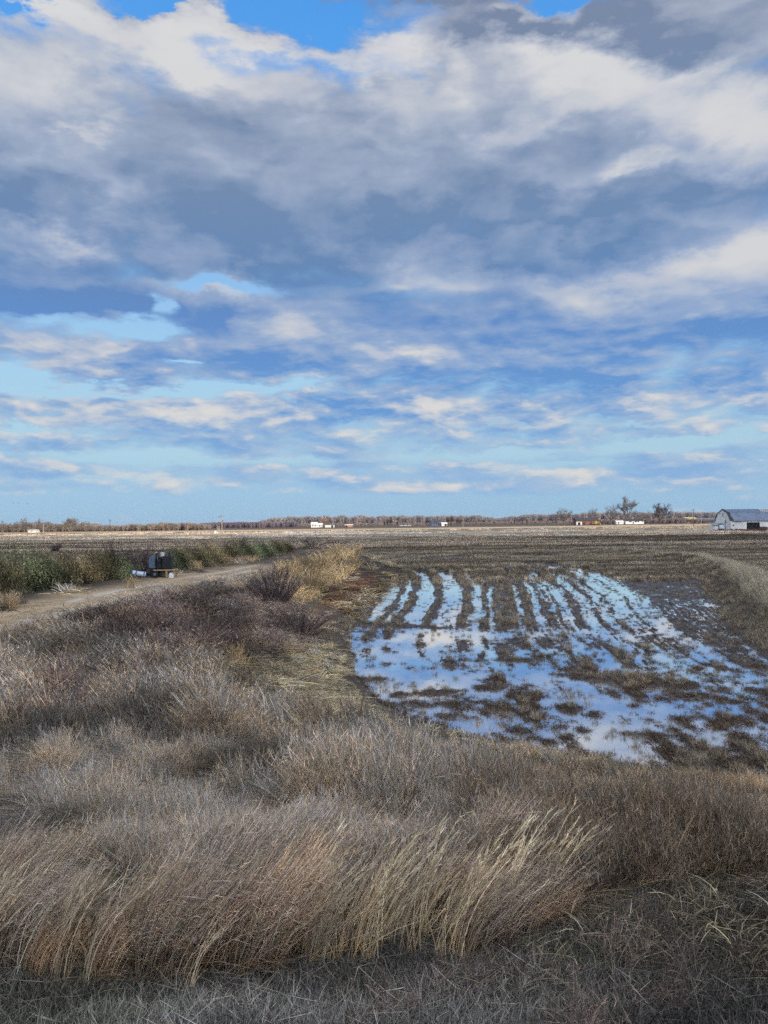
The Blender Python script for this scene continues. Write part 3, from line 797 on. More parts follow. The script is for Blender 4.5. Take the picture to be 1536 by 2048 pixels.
for i_ in idx_c:
    k_n = rng.integers(4, 15); rad = rng.uniform(.05, .17); hs = rng.uniform(.42, .98) * (.72 if px[i_] > 1080 else 1)
    a_ = rng.uniform(0, 6.28, k_n); q_ = np.sqrt(rng.uniform(0, 1, k_n)) * rad
    fx += list(X[i_] + np.cos(a_) * q_ * 1.3); fy += list(Y[i_] + np.sin(a_) * q_)
    fs += list(hs * rng.uniform(.8, 1.08, k_n)); ft += [rng.integers(0, 6)] * k_n
C_FLUFF = sources(fluff, 7, 1000)
pinks = [(1.4, 1.27, 1.2), (1.5, 1.32, 1.16), (1.3, 1.22, 1.2), (1.1, 1.1, 1.12), (1.45, 1.18, .95), (.9, .87, .87)]
x_, y_ = np.array(fx), np.array(fy)
scatter('tall_feathery_grass', C_FLUFF, x_, y_, rng.normal(0, .42, x_.size), np.array(fs), np.array(pinks)[np.array(ft)] * (1 + rng.uniform(-.15, .15, (x_.size, 1))), 'tall pinkish tan feathery grass bowing to the right across the foreground', 'grass')
# --- pale stems
C_STALK = sources(stalk, 7, 1100)
sel = (py < foot + 8) & (py > foot - 60) & visible(px) & (px < 1140) & (rng.uniform(0, 1, X.size) < .024 * (1 + 1.3 * np.exp(-((px - 900) / 160) ** 2) + 1.0 * np.exp(-((px - 620) / 150) ** 2)))
x_, y_ = X[sel], Y[sel]
xs = [G(376, 1996, 2.0)]
x_ = np.append(x_, [p[0] for p in xs]); y_ = np.append(y_, [p[1] for p in xs])
scatter('seed_stalks', C_STALK, x_, y_, rng.normal(0, .38, x_.size), rng.uniform(.45, .98, x_.size), tints(x_.size, [(1.05, 1.0, .93), (.9, .87, .85), (1.15, 1.03, .85), (1.6, 1.5, 1.3), (1.5, 1.35, 1.1)]), 'pale straw coloured stems with narrow drooping seed heads at the front edge', 'grass stalks')

# --- short mown verge
C_SHORT = sources(short_, 6, 1200)
n = 16000
X2 = rng.uniform(-5.2, 5.2, n); Y2 = rng.uniform(3.4, 7.2, n)
Z2 = land_h(X2, Y2); px2, py2 = proj(X2, Y2, Z2)
f2 = np.interp(px2, FOOT_X, FOOT_Y)
nn = fbm(X2 * .8, Y2 * 1.6, 3, 421); n3_ = fbm(X2 * .5, Y2 * .9, 3, 431)
sel = (py2 > f2 - 70) & visible(px2) & (rng.uniform(0, 1, n) < .30 + .7 * sstep(.35, .6, nn))
x_, y_ = X2[sel], Y2[sel]
tn = tints(x_.size, [(.74, .76, .80), (.84, .83, .82), (.56, .58, .62)], .25)  # cool blue of the shade put into the verge tints
g_ = sstep(.55, .66, n3_[sel])[:, None]
tn = tn * (1 - g_ * .4) + g_ * .4 * np.array([.45, .50, .36])
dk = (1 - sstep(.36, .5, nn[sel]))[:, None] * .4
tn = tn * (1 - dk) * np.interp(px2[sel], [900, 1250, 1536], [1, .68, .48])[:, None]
scatter('mown_grass', C_SHORT, x_, y_, rng.uniform(0, 6.28, x_.size), rng.uniform(.7, 1.35, x_.size), tn, 'short bluish grey mown grass along the verge nearest the viewer', 'short grass')

# --- the rest of the bank
def hor_(p): return 1045.0 - (p - 768) * math.tan(ROLL)
X, Y = bank_points(150000, 5.8, 104)
Z = land_h(X, Y); px, py = proj(X, Y, Z); d = inland(X, Y)
foot = np.interp(px, FOOT_X, FOOT_Y)
bx = np.interp(Y, BUSH_Y, BUSH_X); rx = np.interp(Y, ROAD_Y, ROAD_X)
road_d = np.abs(X - rx)
R0 = rng.uniform(0, 1, X.size)
LIM = np.interp(px, [600, 690, 700, 712, 760, 850, 950, 1100, 1250, 1400, 1536, 1700], [900, 1150, 1270, 1330, 1385, 1440, 1468, 1495, 1522, 1548, 1562, 1585]) + rng.normal(6, 9, X.size) + np.interp(px, [800, 1100, 1536], [0, 24, 30])
HMAX = (EYE - Y * (LIM - hor_(px)) / F_PX) - Z
HMAX = np.where((Y < 34) & (py > LIM - 5), HMAX, 9.0)
HK = np.clip(HMAX / (1.02 * (1 + .1 * (np.clip(Y / 12, 1, 4) - 1))), .0, 1)
behind = (py > 1490) & (py < 1690) & (px < 620)
KZ = np.where((py > 1655) & (px < 1000), .60, np.where(behind, .62, 1.0))
ok = (d > -.15) & visible(px) & (HMAX > .05) & (X > np.where(Y > 18, rx - 2.9, bx - 1.5)) & ~((road_d < 2.6 + (fbm(X * .6, Y * .6, 2, 441) - .5) * 1.6) & (Y > 12)) & (py < foot - np.where(px > 1080, 15, 90))
nz = fbm(X * .35, Y * .35, 3, 451); nz2 = fbm(X * .9, Y * .9, 3, 461)
lod = np.clip(Y / 12, 1, 4)          # clumps grow with distance, so fewer are needed
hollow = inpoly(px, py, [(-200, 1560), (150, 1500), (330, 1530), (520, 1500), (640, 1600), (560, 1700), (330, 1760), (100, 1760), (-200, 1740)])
hollow2 = np.zeros(X.shape, bool)
purple = inpoly(px, py, [(150, 1255), (330, 1205), (440, 1195), (560, 1180), (640, 1240), (700, 1262), (560, 1330), (420, 1330), (230, 1320)])
redz = inpoly(px, py, [(600, 1185), (660, 1160), (800, 1130), (812, 1150), (740, 1225), (690, 1245), (600, 1250)])
golden = inpoly(px, py, [(545, 1200), (560, 1130), (620, 1095), (720, 1090), (720, 1130), (690, 1160), (640, 1190), (600, 1215)])
mat_z = inpoly(px, py, [(440, 1300), (560, 1270), (700, 1250), (700, 1420), (860, 1500), (1100, 1560), (1000, 1600), (700, 1580), (520, 1500), (440, 1400)]) | (d < 1.1)
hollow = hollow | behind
wisp_z = ~hollow & ~hollow2 & ~purple & ~redz & ~golden & ~mat_z
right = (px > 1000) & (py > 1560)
C_WISP = sources(wispy, 7, 1300, 1.9, .62); C_COMB = sources(combed, 6, 1400, 1.9, .8); C_MAT = sources(matted, 7, 1500, 1.5, .8); C_TWIG = sources(twiggy, 6, 1600, 1.3, 1.0)
C_WISP2 = sources(wispy, 7, 1320, 4.2, .42); C_COMB2 = sources(combed, 5, 1420, 2.4, .8); C_MAT2 = sources(matted, 7, 1520, 2.8, .55); C_TWIG2 = sources(twiggy, 6, 1620, 2.6, .7); C_FLUFF2 = sources(fluff, 5, 1020, 2.8, .5)
FARSRC = {C_WISP: C_WISP2, C_COMB: C_COMB2, C_MAT: C_MAT2, C_TWIG: C_TWIG2, C_FLUFF: C_FLUFF2}
def lay_kind(name, col_, sel, smin, smax, cols, label, cat, rot=None, var=.22, zmul=1.0, tlt=0.0):
    nearm = Y < 13
    if (sel & nearm).sum() > 60 and (sel & ~nearm).sum() > 0:
        lay_one(name, col_, sel & nearm, smin, smax, cols, label + ', nearer part', cat, rot, var, zmul, tlt)
        sel = sel & ~nearm; label = label + ', farther part'
    lay_one(name, FARSRC[col_], sel, smin, smax, cols, label, cat, rot, var, zmul, tlt)
def lay_one(name, col_, sel, smin, smax, cols, label, cat, rot, var, zmul, tlt):
    x_, y_ = X[sel], Y[sel]
    s_ = rng.uniform(smin, smax, x_.size) * (1 + .22 * (lod[sel] - 1)) * np.where(Y[sel] < 40, np.interp(d[sel], [0, 2, 4.5], [.30, .55, 1]), 1)
    r_ = rng.uniform(0, 6.28, x_.size) if rot is None else rng.normal(rot[0], rot[1], x_.size)
    tl = rng.normal(0, max(tlt, .10), (x_.size, 2))
    zmul = zmul * np.interp(y_, [9, 15, 24, 60], [1, .85, .52, .52 if name != 'golden_grass' else .8])
    s_ = s_ * np.clip(HK[sel], .15, 1) * KZ[sel] * (np.interp(Y[sel], [13, 18], [1, 1.4]) if name == 'matted_straw' else 1)
    s_ = s_ * (.72 + .65 * sstep(.30, .72, fbm(x_ * 1.7, y_ * 1.7, 2, 601)))
    tn = tints(x_.size, cols, var) * (.50 + .85 * sstep(.34, .64, fbm(x_ * .55, y_ * .55, 3, 611)))[:, None]
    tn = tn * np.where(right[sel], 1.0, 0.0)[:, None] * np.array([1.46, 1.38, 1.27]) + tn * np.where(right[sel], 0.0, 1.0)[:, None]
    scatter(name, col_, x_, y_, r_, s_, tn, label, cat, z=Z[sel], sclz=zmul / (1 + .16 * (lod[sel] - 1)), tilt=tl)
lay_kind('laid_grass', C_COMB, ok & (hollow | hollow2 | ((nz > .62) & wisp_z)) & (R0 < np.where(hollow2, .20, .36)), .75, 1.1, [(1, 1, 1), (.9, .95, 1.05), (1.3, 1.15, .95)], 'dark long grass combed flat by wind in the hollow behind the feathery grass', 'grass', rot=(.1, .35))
lay_kind('grey_grass', C_WISP, ok & ((wisp_z & (nz < .64)) | (hollow & (R0 < .09)) | (mat_z & (R0 < .04)) | (purple & (R0 < .22))) & (R0 < .30), .75, 1.15, [(1, 1, 1), (.88, .92, 1.0), (1.15, 1.0, .82), (1.2, 1.0, .8), (.75, .72, .72)], 'grey and tan wispy dead grass standing all over the bank', 'grass', rot=(0, .6))
lay_kind('matted_straw', C_MAT, ok & (mat_z | (wisp_z & (nz2 > .5)) | right | golden | (purple & (R0 > .3))) & (R0 < .42), .75, 1.2, [(1, 1, 1), (.85, .87, .88), (1.1, 1.02, .85), (.7, .66, .6)], 'matted curly straw coloured grass along the foot of the bank', 'grass')
lay_kind('dead_weeds', C_TWIG, ok & ((purple & (R0 < .30)) | (right & (R0 < .008)) | (wisp_z & ~right & (px < 760) & (nz2 < .40) & (R0 < .06) & (Y > 10))), .65, 1.05, [(1, 1, 1), (.85, .8, .95), (1.3, 1.1, .95)], 'dark purple brown dead weeds and twigs on the bank', 'weeds', tlt=.1)
C_GOLD = C_WISP
lay_kind('golden_grass', C_WISP, ok & golden & (R0 < .5), .9, 1.3, [(1.35, 1.10, .72), (1.2, 1.0, .68), (1.5, 1.2, .8)], 'golden tan tall grass on the shoulder where the levee bends', 'grass', rot=(0, 3))
lay_kind('russet_weeds', C_MAT, ok & redz & (R0 < .55), .7, 1.1, [(.55, .30, .27), (.75, .5, .38), (.42, .24, .24), (.95, .8, .6)], 'low dark russet ground cover sloping down to the flooded rows', 'weeds', zmul=.8)
lay_kind('reddish_tufts', C_FLUFF, ok & (wisp_z | hollow | right | purple) & (fbm(X * 1.1, Y * 1.1, 2, 471) > np.where(right & (py < 1730), .42, .70)) & (R0 < .30), .6, .9, [(1.3, 1.18, 1.0), (1.25, 1.04, .80), (1.15, 1.08, 1.0)], 'scattered russet tan feathery tufts among the grey grass', 'grass')
lay_kind('tan_grass', C_WISP, ok & right & (py < foot - 40) & (R0 > .55) & (R0 < .80), .6, 1.0, [(1.45, 1.32, 1.15), (1.3, 1.22, 1.1), (1.5, 1.25, .98)], 'pale tan upright grass on the bank at the lower right', 'grass', rot=(0, 3))
n = X.size
# litter and thin grass on the track
sel = (d > 4) & visible(px) & (road_d < 2.6) & (Y > 12) & (R0 < .09)
x_, y_ = X[sel], Y[sel]
scatter('track_grass', C_SHORT, x_, y_, rng.uniform(0, 6.28, x_.size), rng.uniform(1.2, 2.0, x_.size), tints(x_.size, [(1.1, .95, .75), (1.3, 1.1, .85), (.8, .75, .6)]), 'thin trampled dry grass on the dirt levee track', 'short grass', sclz=.6)

# --- tangled litter and weeds where the verge meets the bank at the lower right
sel = (px2 > 880) & (py2 > f2 - 40) & (py2 < f2 + np.interp(px2, [880, 1200, 1536], [60, 150, 230])) & (rng.uniform(0, 1, px2.size) < .16 * sstep(.38, .6, n3_))
x_, y_ = X2[sel], Y2[sel]
scatter('tangled_litter', C_MAT, x_, y_, rng.uniform(0, 6.28, x_.size), rng.uniform(.4, .85, x_.size), tints(x_.size, [(.6, .6, .62), (.8, .77, .72), (.45, .44, .45)], .3), 'tangled grey dead grass lying over the verge at the lower right', 'grass')
sel = (px2 > 700) & (py2 > f2 - 30) & (rng.uniform(0, 1, px2.size) < .012)
x_, y_ = X2[sel], Y2[sel]
scatter('loose_twigs', C_TWIG, x_, y_, rng.uniform(0, 6.28, x_.size), rng.uniform(.3, .6, x_.size), tints(x_.size, [(1.4, 1.3, 1.2), (.9, .85, .85)], .3), 'thin broken twigs and stems sticking out of the verge', 'twigs', tilt=rng.normal(0, .8, (x_.size, 2)))
# --- the small levee on the right, thick pale grass
Xr = rng.uniform(8, 52, 60000); Yr = rng.uniform(22, 125, 60000)
ld, lt = seg_dist(Xr, Yr, LEV)
lw = np.interp(lt, range(9), [1.1, 1.15, 1.2, 1.1, .8, .35, .15, .1, .1]) * (.75 + .5 * fbm(Xr * .6, Yr * .6, 2, 478))
pxr, pyr = proj(Xr, Yr, .3)
sel = (ld < lw) & visible(pxr) & (rng.uniform(0, 1, Xr.size) < .55)
x_, y_ = Xr[sel], Yr[sel]
scatter('levee_grass', C_WISP, x_, y_, rng.uniform(0, 6.28, x_.size), rng.uniform(.8, 1.25, x_.size), tints(x_.size, [(1.4, 1.3, 1.08), (1.25, 1.18, 1.02), (1.0, .97, .92)]), 'thick pale grass on the small curved levee at the right of the field', 'grass', sclz=.8)

# --- stubble in the flooded field
C_STUB = sources(stub, 7, 1700); C_SFAR = sources(stub_far, 5, 1800); C_VFAR = sources(stub_vfar, 5, 1900); C_DEB = sources(debris, 5, 1950)
n = 150000
q = rng.uniform(0, 1, n); Yf = 1 / (1 / 13.5 + q * (1 / 70 - 1 / 13.5)); Xf = rng.uniform(-.12, .60, n) * (Yf + 1)
# snap across to drill rows 0.27 m apart where the rows survive
sf = row_s(Xf, Yf); snap = (np.round(sf / .30) * .30 - sf) * (1 + .009 * (Yf - 44)) * .8
Xf = np.where(Yf > 33, Xf + snap, Xf + snap * .3)
df = inland(Xf, Yf); Zf = land_h(Xf, Yf); pxf, _ = proj(Xf, Yf, Zf)
h0 = Zf
dens_ = sstep(.035, .085, h0) * (1 - .30 * sstep(13, 16, sf)) * (.35 + .65 * sstep(.3, .5, fbm(Xf * .5, Yf * .5, 2, 481)))
sel = (df < .1) & visible(pxf) & (rng.uniform(0, 1, n) < dens_ * np.interp(Yf, [14, 26, 40], [.26, .34, .44]))
sel[np.flatnonzero(sel)[30000:]] = False
x_, y_ = Xf[sel], Yf[sel]
sc = rng.uniform(.55, 1.0, x_.size) * (.75 + .5 * sstep(.05, .12, h0[sel]))
warm = sstep(40, 80, y_)[:, None]
tn = tints(x_.size, [(.74, .75, .76), (.58, .61, .64), (.92, .88, .80)], .25) * (1 + warm * np.array([.10, .02, -.08]))
scatter('rice_stubble', C_STUB, x_, y_, rng.uniform(0, 6.28, x_.size), sc, tn, 'rows and clumps of cut rice stubble standing in mud and water', 'stubble', z=Zf[sel] - .01)
sel = (df < .2) & visible(pxf) & (h0 > -.028) & (h0 < .055) & (rng.uniform(0, 1, n) < .22)
x_, y_ = Xf[sel], Yf[sel]
scatter('rotten_straw', C_DEB, x_, y_, rng.uniform(0, 6.28, x_.size), rng.uniform(.5, 1.1, x_.size), tints(x_.size, [(1, 1, 1), (1.3, 1.2, 1.1)]), 'dark rotten straw and mud clots barely above the water', 'straw', z=np.maximum(Zf[sel], -.005))
sel = (df < .2) & visible(pxf) & (h0 < .0) & (rng.uniform(0, 1, n) < .011 * (.3 + 1.4 * sstep(.4, .6, fbm(Xf * .7, Yf * .5, 2, 483))))
x_, y_ = Xf[sel], Yf[sel]
scatter('drowned_stubble', C_STUB, x_, y_, rng.uniform(0, 6.28, x_.size), rng.uniform(.3, .75, x_.size), tints(x_.size, [(.6, .6, .6), (.45, .45, .46), (.8, .76, .7)]), 'small single stubble tufts standing in the open water', 'stubble', z=np.full(x_.size, -.03))
# farther rows
n = 60000
q = rng.uniform(0, 1, n); Yf = 1 / (1 / 60 + q * (1 / 150 - 1 / 60)); Xf = rng.uniform(-.58, .60, n) * Yf
Yf = np.where(Yf > 90, np.round(Yf / 1.4) * 1.4 + rng.normal(0, .2, n), Yf)
df = inland(Xf, Yf); Zf = land_h(Xf, Yf); pxf, _ = proj(Xf, Yf, Zf)
turn = sstep(78, 92, Yf)
sel = ((df < .1) | (Xf < -16)) & visible(pxf) & (rng.uniform(0, 1, n) < sstep(.02, .07, Zf) * (.10 + .5 * sstep(.35, .6, fbm(Xf * .03, Yf * .22, 3, 491))) * sstep(59, 70, Yf + rng.normal(0, 2, n)))
x_, y_ = Xf[sel], Yf[sel]
scatter('far_stubble', C_SFAR, x_, y_, np.where(turn[sel] > .5, rng.normal(0, .15, x_.size), rng.normal(1.45, .15, x_.size)), rng.uniform(.7, 1.15, x_.size), tints(x_.size, [(.70, .68, .66), (.54, .53, .53), (.90, .84, .74)], .25) * (.65 + .75 * sstep(.38, .62, fbm(x_ * .02, y_ * .3, 2, 493)))[:, None], 'drilled stubble rows curving across the middle of the field', 'stubble', z=Zf[sel])
n = 26000
q = rng.uniform(0, 1, n); Yf = 1 / (1 / 145 + q * (1 / 520 - 1 / 145)); Xf = rng.uniform(-.56, .58, n) * Yf
Yf = np.round(Yf / 3.2) * 3.2 + rng.normal(0, .35, n)
nb = fbm(Xf * .012, Yf * .09, 3, 501)
sel = rng.uniform(0, 1, n) < (.12 + .75 * sstep(.38, .6, nb)) * np.where(Yf > 235, .4, 1) * np.where((Yf + Xf * .02 > 318) & (Yf + Xf * .02 < 385), .1, 1)
x_, y_ = Xf[sel], Yf[sel]
pale_ = sstep(230, 260, y_)[:, None]  # stubble tint lightened where the sun falls beyond the cloud shadow
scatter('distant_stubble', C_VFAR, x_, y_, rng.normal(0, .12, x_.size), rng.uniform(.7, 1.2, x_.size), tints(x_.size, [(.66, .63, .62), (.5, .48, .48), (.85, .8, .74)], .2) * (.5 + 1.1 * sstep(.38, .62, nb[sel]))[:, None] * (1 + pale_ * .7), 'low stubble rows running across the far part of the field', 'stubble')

# ------------------------------------------------------------------ solid things
class MB:
    """collects boxes, tubes and panels, then links them as one mesh"""
    def __init__(self): self.v = []; self.f = []
    def add(self, vs, fs):
        o = len(self.v); self.v += [tuple(map(float, p)) for p in vs]; self.f += [tuple(i + o for i in f) for f in fs]; return self
    def box(self, x0, x1, y0, y1, z0, z1, rot=0.0, tilt=0.0, bev=0.0):
        cx, cy, cz = (x0 + x1) / 2, (y0 + y1) / 2, (z0 + z1) / 2
        hx, hy, hz = (x1 - x0) / 2, (y1 - y0) / 2, (z1 - z0) / 2
        m_ = Matrix.Translation((cx, cy, cz)) @ Matrix.Rotation(rot, 4, 'Z') @ Matrix.Rotation(tilt, 4, 'Y')
        if bev <= 0:
            vs = [m_ @ Vector((sx * hx, sy * hy, sz * hz)) for sz in (-1, 1) for sx, sy in ((-1, -1), (1, -1), (1, 1), (-1, 1))]
            return self.add(vs, [(3, 2, 1, 0), (4, 5, 6, 7), (0, 1, 5, 4), (1, 2, 6, 5), (2, 3, 7, 6), (3, 0, 4, 7)])
        b = min(bev, hx * .9, hy * .9, hz * .9); vs = []
        def ring(ix, iy, z):
            return [(-ix + b, -iy, z), (ix - b, -iy, z), (ix, -iy + b, z), (ix, iy - b, z), (ix - b, iy, z), (-ix + b, iy, z), (-ix, iy - b, z), (-ix, -iy + b, z)]
        for q in (ring(hx - b, hy - b, -hz), ring(hx, hy, -hz + b), ring(hx, hy, hz - b), ring(hx - b, hy - b, hz)): vs += [m_ @ Vector(p) for p in q]
        fs = [tuple(range(7, -1, -1)), tuple(range(24, 32))]
        for k in range(3):
            for j in range(8): fs.append((k * 8 + j, k * 8 + (j + 1) % 8, k * 8 + 8 + (j + 1) % 8, k * 8 + 8 + j))
        return self.add(vs, fs)
    def tube(self, pts, rad, seg=8, caps=True):
        pts = [Vector(p) for p in pts]; rad = [rad] * len(pts) if isinstance(rad, (int, float)) else rad
        vs = []; up = None
        for i, p in enumerate(pts):
            t = (pts[min(i + 1, len(pts) - 1)] - pts[max(i - 1, 0)]).normalized()
            a = Vector((0, 0, 1)) if abs(t.z) < .9 else Vector((1, 0, 0))
            s_ = t.cross(a).normalized(); u_ = s_.cross(t)
            vs += [p + (s_ * math.cos(6.28318 * k / seg) + u_ * math.sin(6.28318 * k / seg)) * rad[i] for k in range(seg)]
        fs = [(i * seg + k, i * seg + (k + 1) % seg, (i + 1) * seg + (k + 1) % seg, (i + 1) * seg + k) for i in range(len(pts) - 1) for k in range(seg)]
        if caps: fs += [tuple(range(seg - 1, -1, -1)), tuple(range((len(pts) - 1) * seg, len(pts) * seg))]
        return self.add(vs, fs)
    def slab(self, quad, th):
        """a four cornered sheet with thickness"""
        q = [Vector(p) for p in quad]; n = (q[1] - q[0]).cross(q[3] - q[0]).normalized() * th
        vs = q + [p - n for p in q]
        return self.add(vs, [(0, 1, 2, 3), (7, 6, 5, 4), (0, 4, 5, 1), (1, 5, 6, 2), (2, 6, 7, 3), (3, 7, 4, 0)])
    def prism(self, prof, y0, y1):
        """profile in x, z pulled along y"""
        n = len(prof); vs = [(x, y0, z) for x, z in prof] + [(x, y1, z) for x, z in prof]
        return self.add(vs, [tuple(range(n)), tuple(range(2 * n - 1, n - 1, -1))] + [(k, k + n, (k + 1) % n + n, (k + 1) % n) for k in range(n)])
    def prism_x(self, prof, x0, x1):
        n = len(prof); vs = [(x0, y, z) for y, z in prof] + [(x1, y, z) for y, z in prof]
        return self.add(vs, [tuple(range(n - 1, -1, -1)), tuple(range(n, 2 * n))] + [(k, (k + 1) % n, (k + 1) % n + n, k + n) for k in range(n)])
    def ball(self, c_, rx, ry, rz, nu=10, nv=6, lump=0.0, seed=0):
        r = np.random.default_rng(seed); vs = [(c_[0], c_[1], c_[2] - rz)]
        for i in range(1, nv):
            a = math.pi * i / nv - math.pi / 2
            for k in range(nu):
                q = 1 + r.uniform(-lump, lump)
                vs.append((c_[0] + math.cos(a) * math.cos(6.28318 * k / nu) * rx * q, c_[1] + math.cos(a) * math.sin(6.28318 * k / nu) * ry * q, c_[2] + math.sin(a) * rz * q))
        vs.append((c_[0], c_[1], c_[2] + rz)); e = len(vs) - 1
        fs = [(0, 1 + (k + 1) % nu, 1 + k) for k in range(nu)]
        for i in range(nv - 2):
            fs += [(1 + i * nu + k, 1 + i * nu + (k + 1) % nu, 1 + (i + 1) * nu + (k + 1) % nu, 1 + (i + 1) * nu + k) for k in range(nu)]
        fs += [(1 + (nv - 2) * nu + k, 1 + (nv - 2) * nu + (k + 1) % nu, e) for k in range(nu)]
        return self.add(vs, fs)
    def build(self, name, mat, parent=None, smooth=False):
        me = bpy.data.meshes.new(name); me.from_pydata(self.v, [], self.f); me.materials.append(mat)
        if smooth: me.polygons.foreach_set('use_smooth', np.ones(len(me.polygons), bool))
        me.update(); o = bpy.data.objects.new(name, me); scene.collection.objects.link(o)
        if parent: o.parent = parent
        return o
def thing(name, label, cat, loc, rz=0.0, group=None, scale=1.0):
    o = bpy.data.objects.new(name, None); scene.collection.objects.link(o); o.empty_display_size = .2
    o.location = loc; o.rotation_euler = (0, 0, rz); o.scale = (scale,) * 3
    return tag(o, label, cat, group)
def gz(x, y): return float(land_h(np.array([x]), np.array([y]))[0])
def hor(px): return 1045.0 - (px - 768) * math.tan(ROLL)
def spot(px, base, z=.05):
    x, y = G(px, base, z); return x, y, gz(x, y)

M_WHITE = simple('weathered_white_paint', (.78, .78, .76), .7, var=.12, scale=.6)
M_TIN = simple('galvanised_roof', (.19, .235, .31), .5, .3, var=.15, scale=.5)
M_DARK = simple('dark_void', (.02, .018, .018), .9, var=.2)
M_WOODG = simple('grey_timber', (.16, .13, .11), .9, var=.3, scale=2)
M_WOODT = simple('tan_timber', (.42, .30, .17), .85, var=.25, scale=6)
M_BRICK = simple('red_brick', (.22, .085, .055), .9, var=.3, scale=3)
M_SHINGLE = simple('dark_shingle', (.055, .055, .06), .9, var=.2, scale=2)
M_CREAM = simple('cream_siding', (.62, .50, .28), .8, var=.1, scale=1)
M_BLUE = simple('blue_sheet_roof', (.05, .07, .16), .6, .1, var=.15)
M_GREEN = simple('green_trim', (.04, .12, .09), .6, var=.15)
M_ORANGE = simple('orange_siding', (.50, .22, .12), .8, var=.2)
M_GLASS = simple('window_glass', (.03, .035, .045), .1, var=.1, spec=.8)
M_YEL = simple('machine_yellow', (.55, .36, .06), .6, var=.2)
M_BLACK = simple('oily_black', (.014, .015, .018), .55, .2, var=.3, scale=10)
M_STEEL = simple('silver_steel', (.55, .57, .58), .35, .8, var=.15, scale=12)
M_SHROUD = simple('blue_grey_shroud', (.10, .15, .21), .5, .2, var=.25, scale=9)
M_RUBBER = simple('tyre_rubber', (.02, .02, .02), .9, var=.2)
M_JUG = simple('white_plastic', (.80, .82, .84), .45, var=.05)
M_WRAP = simple('blue_white_wrap', (.62, .70, .80), .5, var=.15, scale=7)
M_WRAPB = simple('blue_wrap', (.06, .13, .32), .5, var=.2, scale=7)
M_GOOSE = simple('white_feather', (.82, .80, .76), .8, var=.06)
M_BIRD = simple('dark_feather', (.025, .025, .03), .9, var=.1)
M_BARK = simple('bark', (.14, .115, .10), .95, var=.3, scale=3)
M_POLE = simple('creosote_pole', (.10, .08, .065), .9, var=.3, scale=2)
M_POLEP = simple('bleached_pole', (.40, .36, .30), .9, var=.2, scale=2)
M_RUST = simple('rusty_brown', (.12, .055, .045), .9, var=.4, scale=2, bump=.1)

# ---- the old barn
x0, y0 = G(1461.5, 1061.5, .05); y0 = 304.0; x0 = AT(1461.5, 1055, y0)[0]
B = thing('barn', 'old white barn with grey blue gambrel tin roof, right edge of the far field', 'barn', (x0, y0, gz(x0, y0)))
bh = B.location.z
EV, RG, DP, LN = 4.1, 8.7, 14.0, 34.0
prof = [(0, 0), (0, EV), (2.2, 6.9), (DP / 2, RG), (DP - 2.2, 6.9), (DP, EV), (DP, 0)]     # y, z across the barn
w = MB()
dx0, dx1 = (1493.5 - 1461.5) * .1965, (1520 - 1461.5) * .1965
w.box(0, dx0, 0, .25, -.3, EV); w.box(dx1, LN, 0, .25, -.3, EV); w.box(dx0, dx1, 0, .25, 3.35, EV)
w.box(0, LN, DP - .25, DP, -.3, EV)
w.prism_x([(.25, -.3), (.25, EV), (2.3, 6.8), (DP / 2, RG - .15), (DP - 2.3, 6.8), (DP - .25, EV), (DP - .25, -.3)], 0, .22)
w.prism_x([(.25, -.3), (.25, EV), (2.3, 6.8), (DP / 2, RG - .15), (DP - 2.3, 6.8), (DP - .25, EV), (DP - .25, -.3)], LN - .22, LN)
w.build('wall', M_WHITE, B)
rf = MB()
hole0 = (1521.5 - 1450) * .1965
def roofpart(xa, xb, pa, pb):
    rf.slab([(xa, pa[0], pa[1]), (xb, pb_x(xb, pb)[0], pb[1]), (xb, pb[0], pb[1]), (xa, pb[0], pb[1])], .06)
def sheet(xa, xb, p, q, th=.07): rf.slab([(xa, p[0], p[1]), (xb, p[0], p[1]), (xb, q[0], q[1]), (xa, q[0], q[1])], th)
E0, K0, T0, K1, E1 = (-.45, EV - .1), (2.2, 6.95), (DP / 2, RG), (DP - 2.2, 6.95), (DP + .45, EV - .1)
sheet(.7, LN + .3, E0, K0); sheet(1.0, hole0, K0, T0); sheet(hole0, LN + .3, K0, (3.2, 7.3))
sheet(-.5, LN + .3, T0, K1); sheet(-.5, LN + .3, K1, E1)
sheet(-.4, .95, (3.6, 7.45), T0)
roof = rf.build('roof', M_TIN, B)
ribs = MB()
for k in range(22):
    xk = 1.3 + k * .62
    if xk < hole0: ribs.box(xk, xk + .05, 0, .05, 0, .01)
seam = MB()
for k in range(30):
    xk = 1.2 + k * 1.1
    seam.slab([(xk, E0[0], E0[1] + .06), (xk + .06, E0[0], E0[1] + .06), (xk + .06, K0[0], K0[1] + .06), (xk, K0[0], K0[1] + .06)], .04)
    if xk < hole0 - .3: seam.slab([(xk, K0[0], K0[1] + .05), (xk + .06, K0[0], K0[1] + .05), (xk + .06, T0[0], T0[1] + .05), (xk, T0[0], T0[1] + .05)], .04)
seam.build('roof_seam', M_TIN, roof)
raf = MB()
for k in range(12):
    xk = hole0 + .35 + k * .72
    if xk > LN: break
    raf.slab([(xk, 3.2, 7.34), (xk + .22, 3.2, 7.34), (xk + .22, DP / 2, RG), (xk, DP / 2, RG)], .14)
for k in range(4):
    f = k / 3.4
    yy_, zz_ = 3.3 + (DP / 2 - 3.3) * f, 7.42 + (RG - 7.42) * f
    raf.box(hole0, LN, yy_, yy_ + .2, zz_, zz_ + .10)
raf.build('rafters', M_WHITE, B)
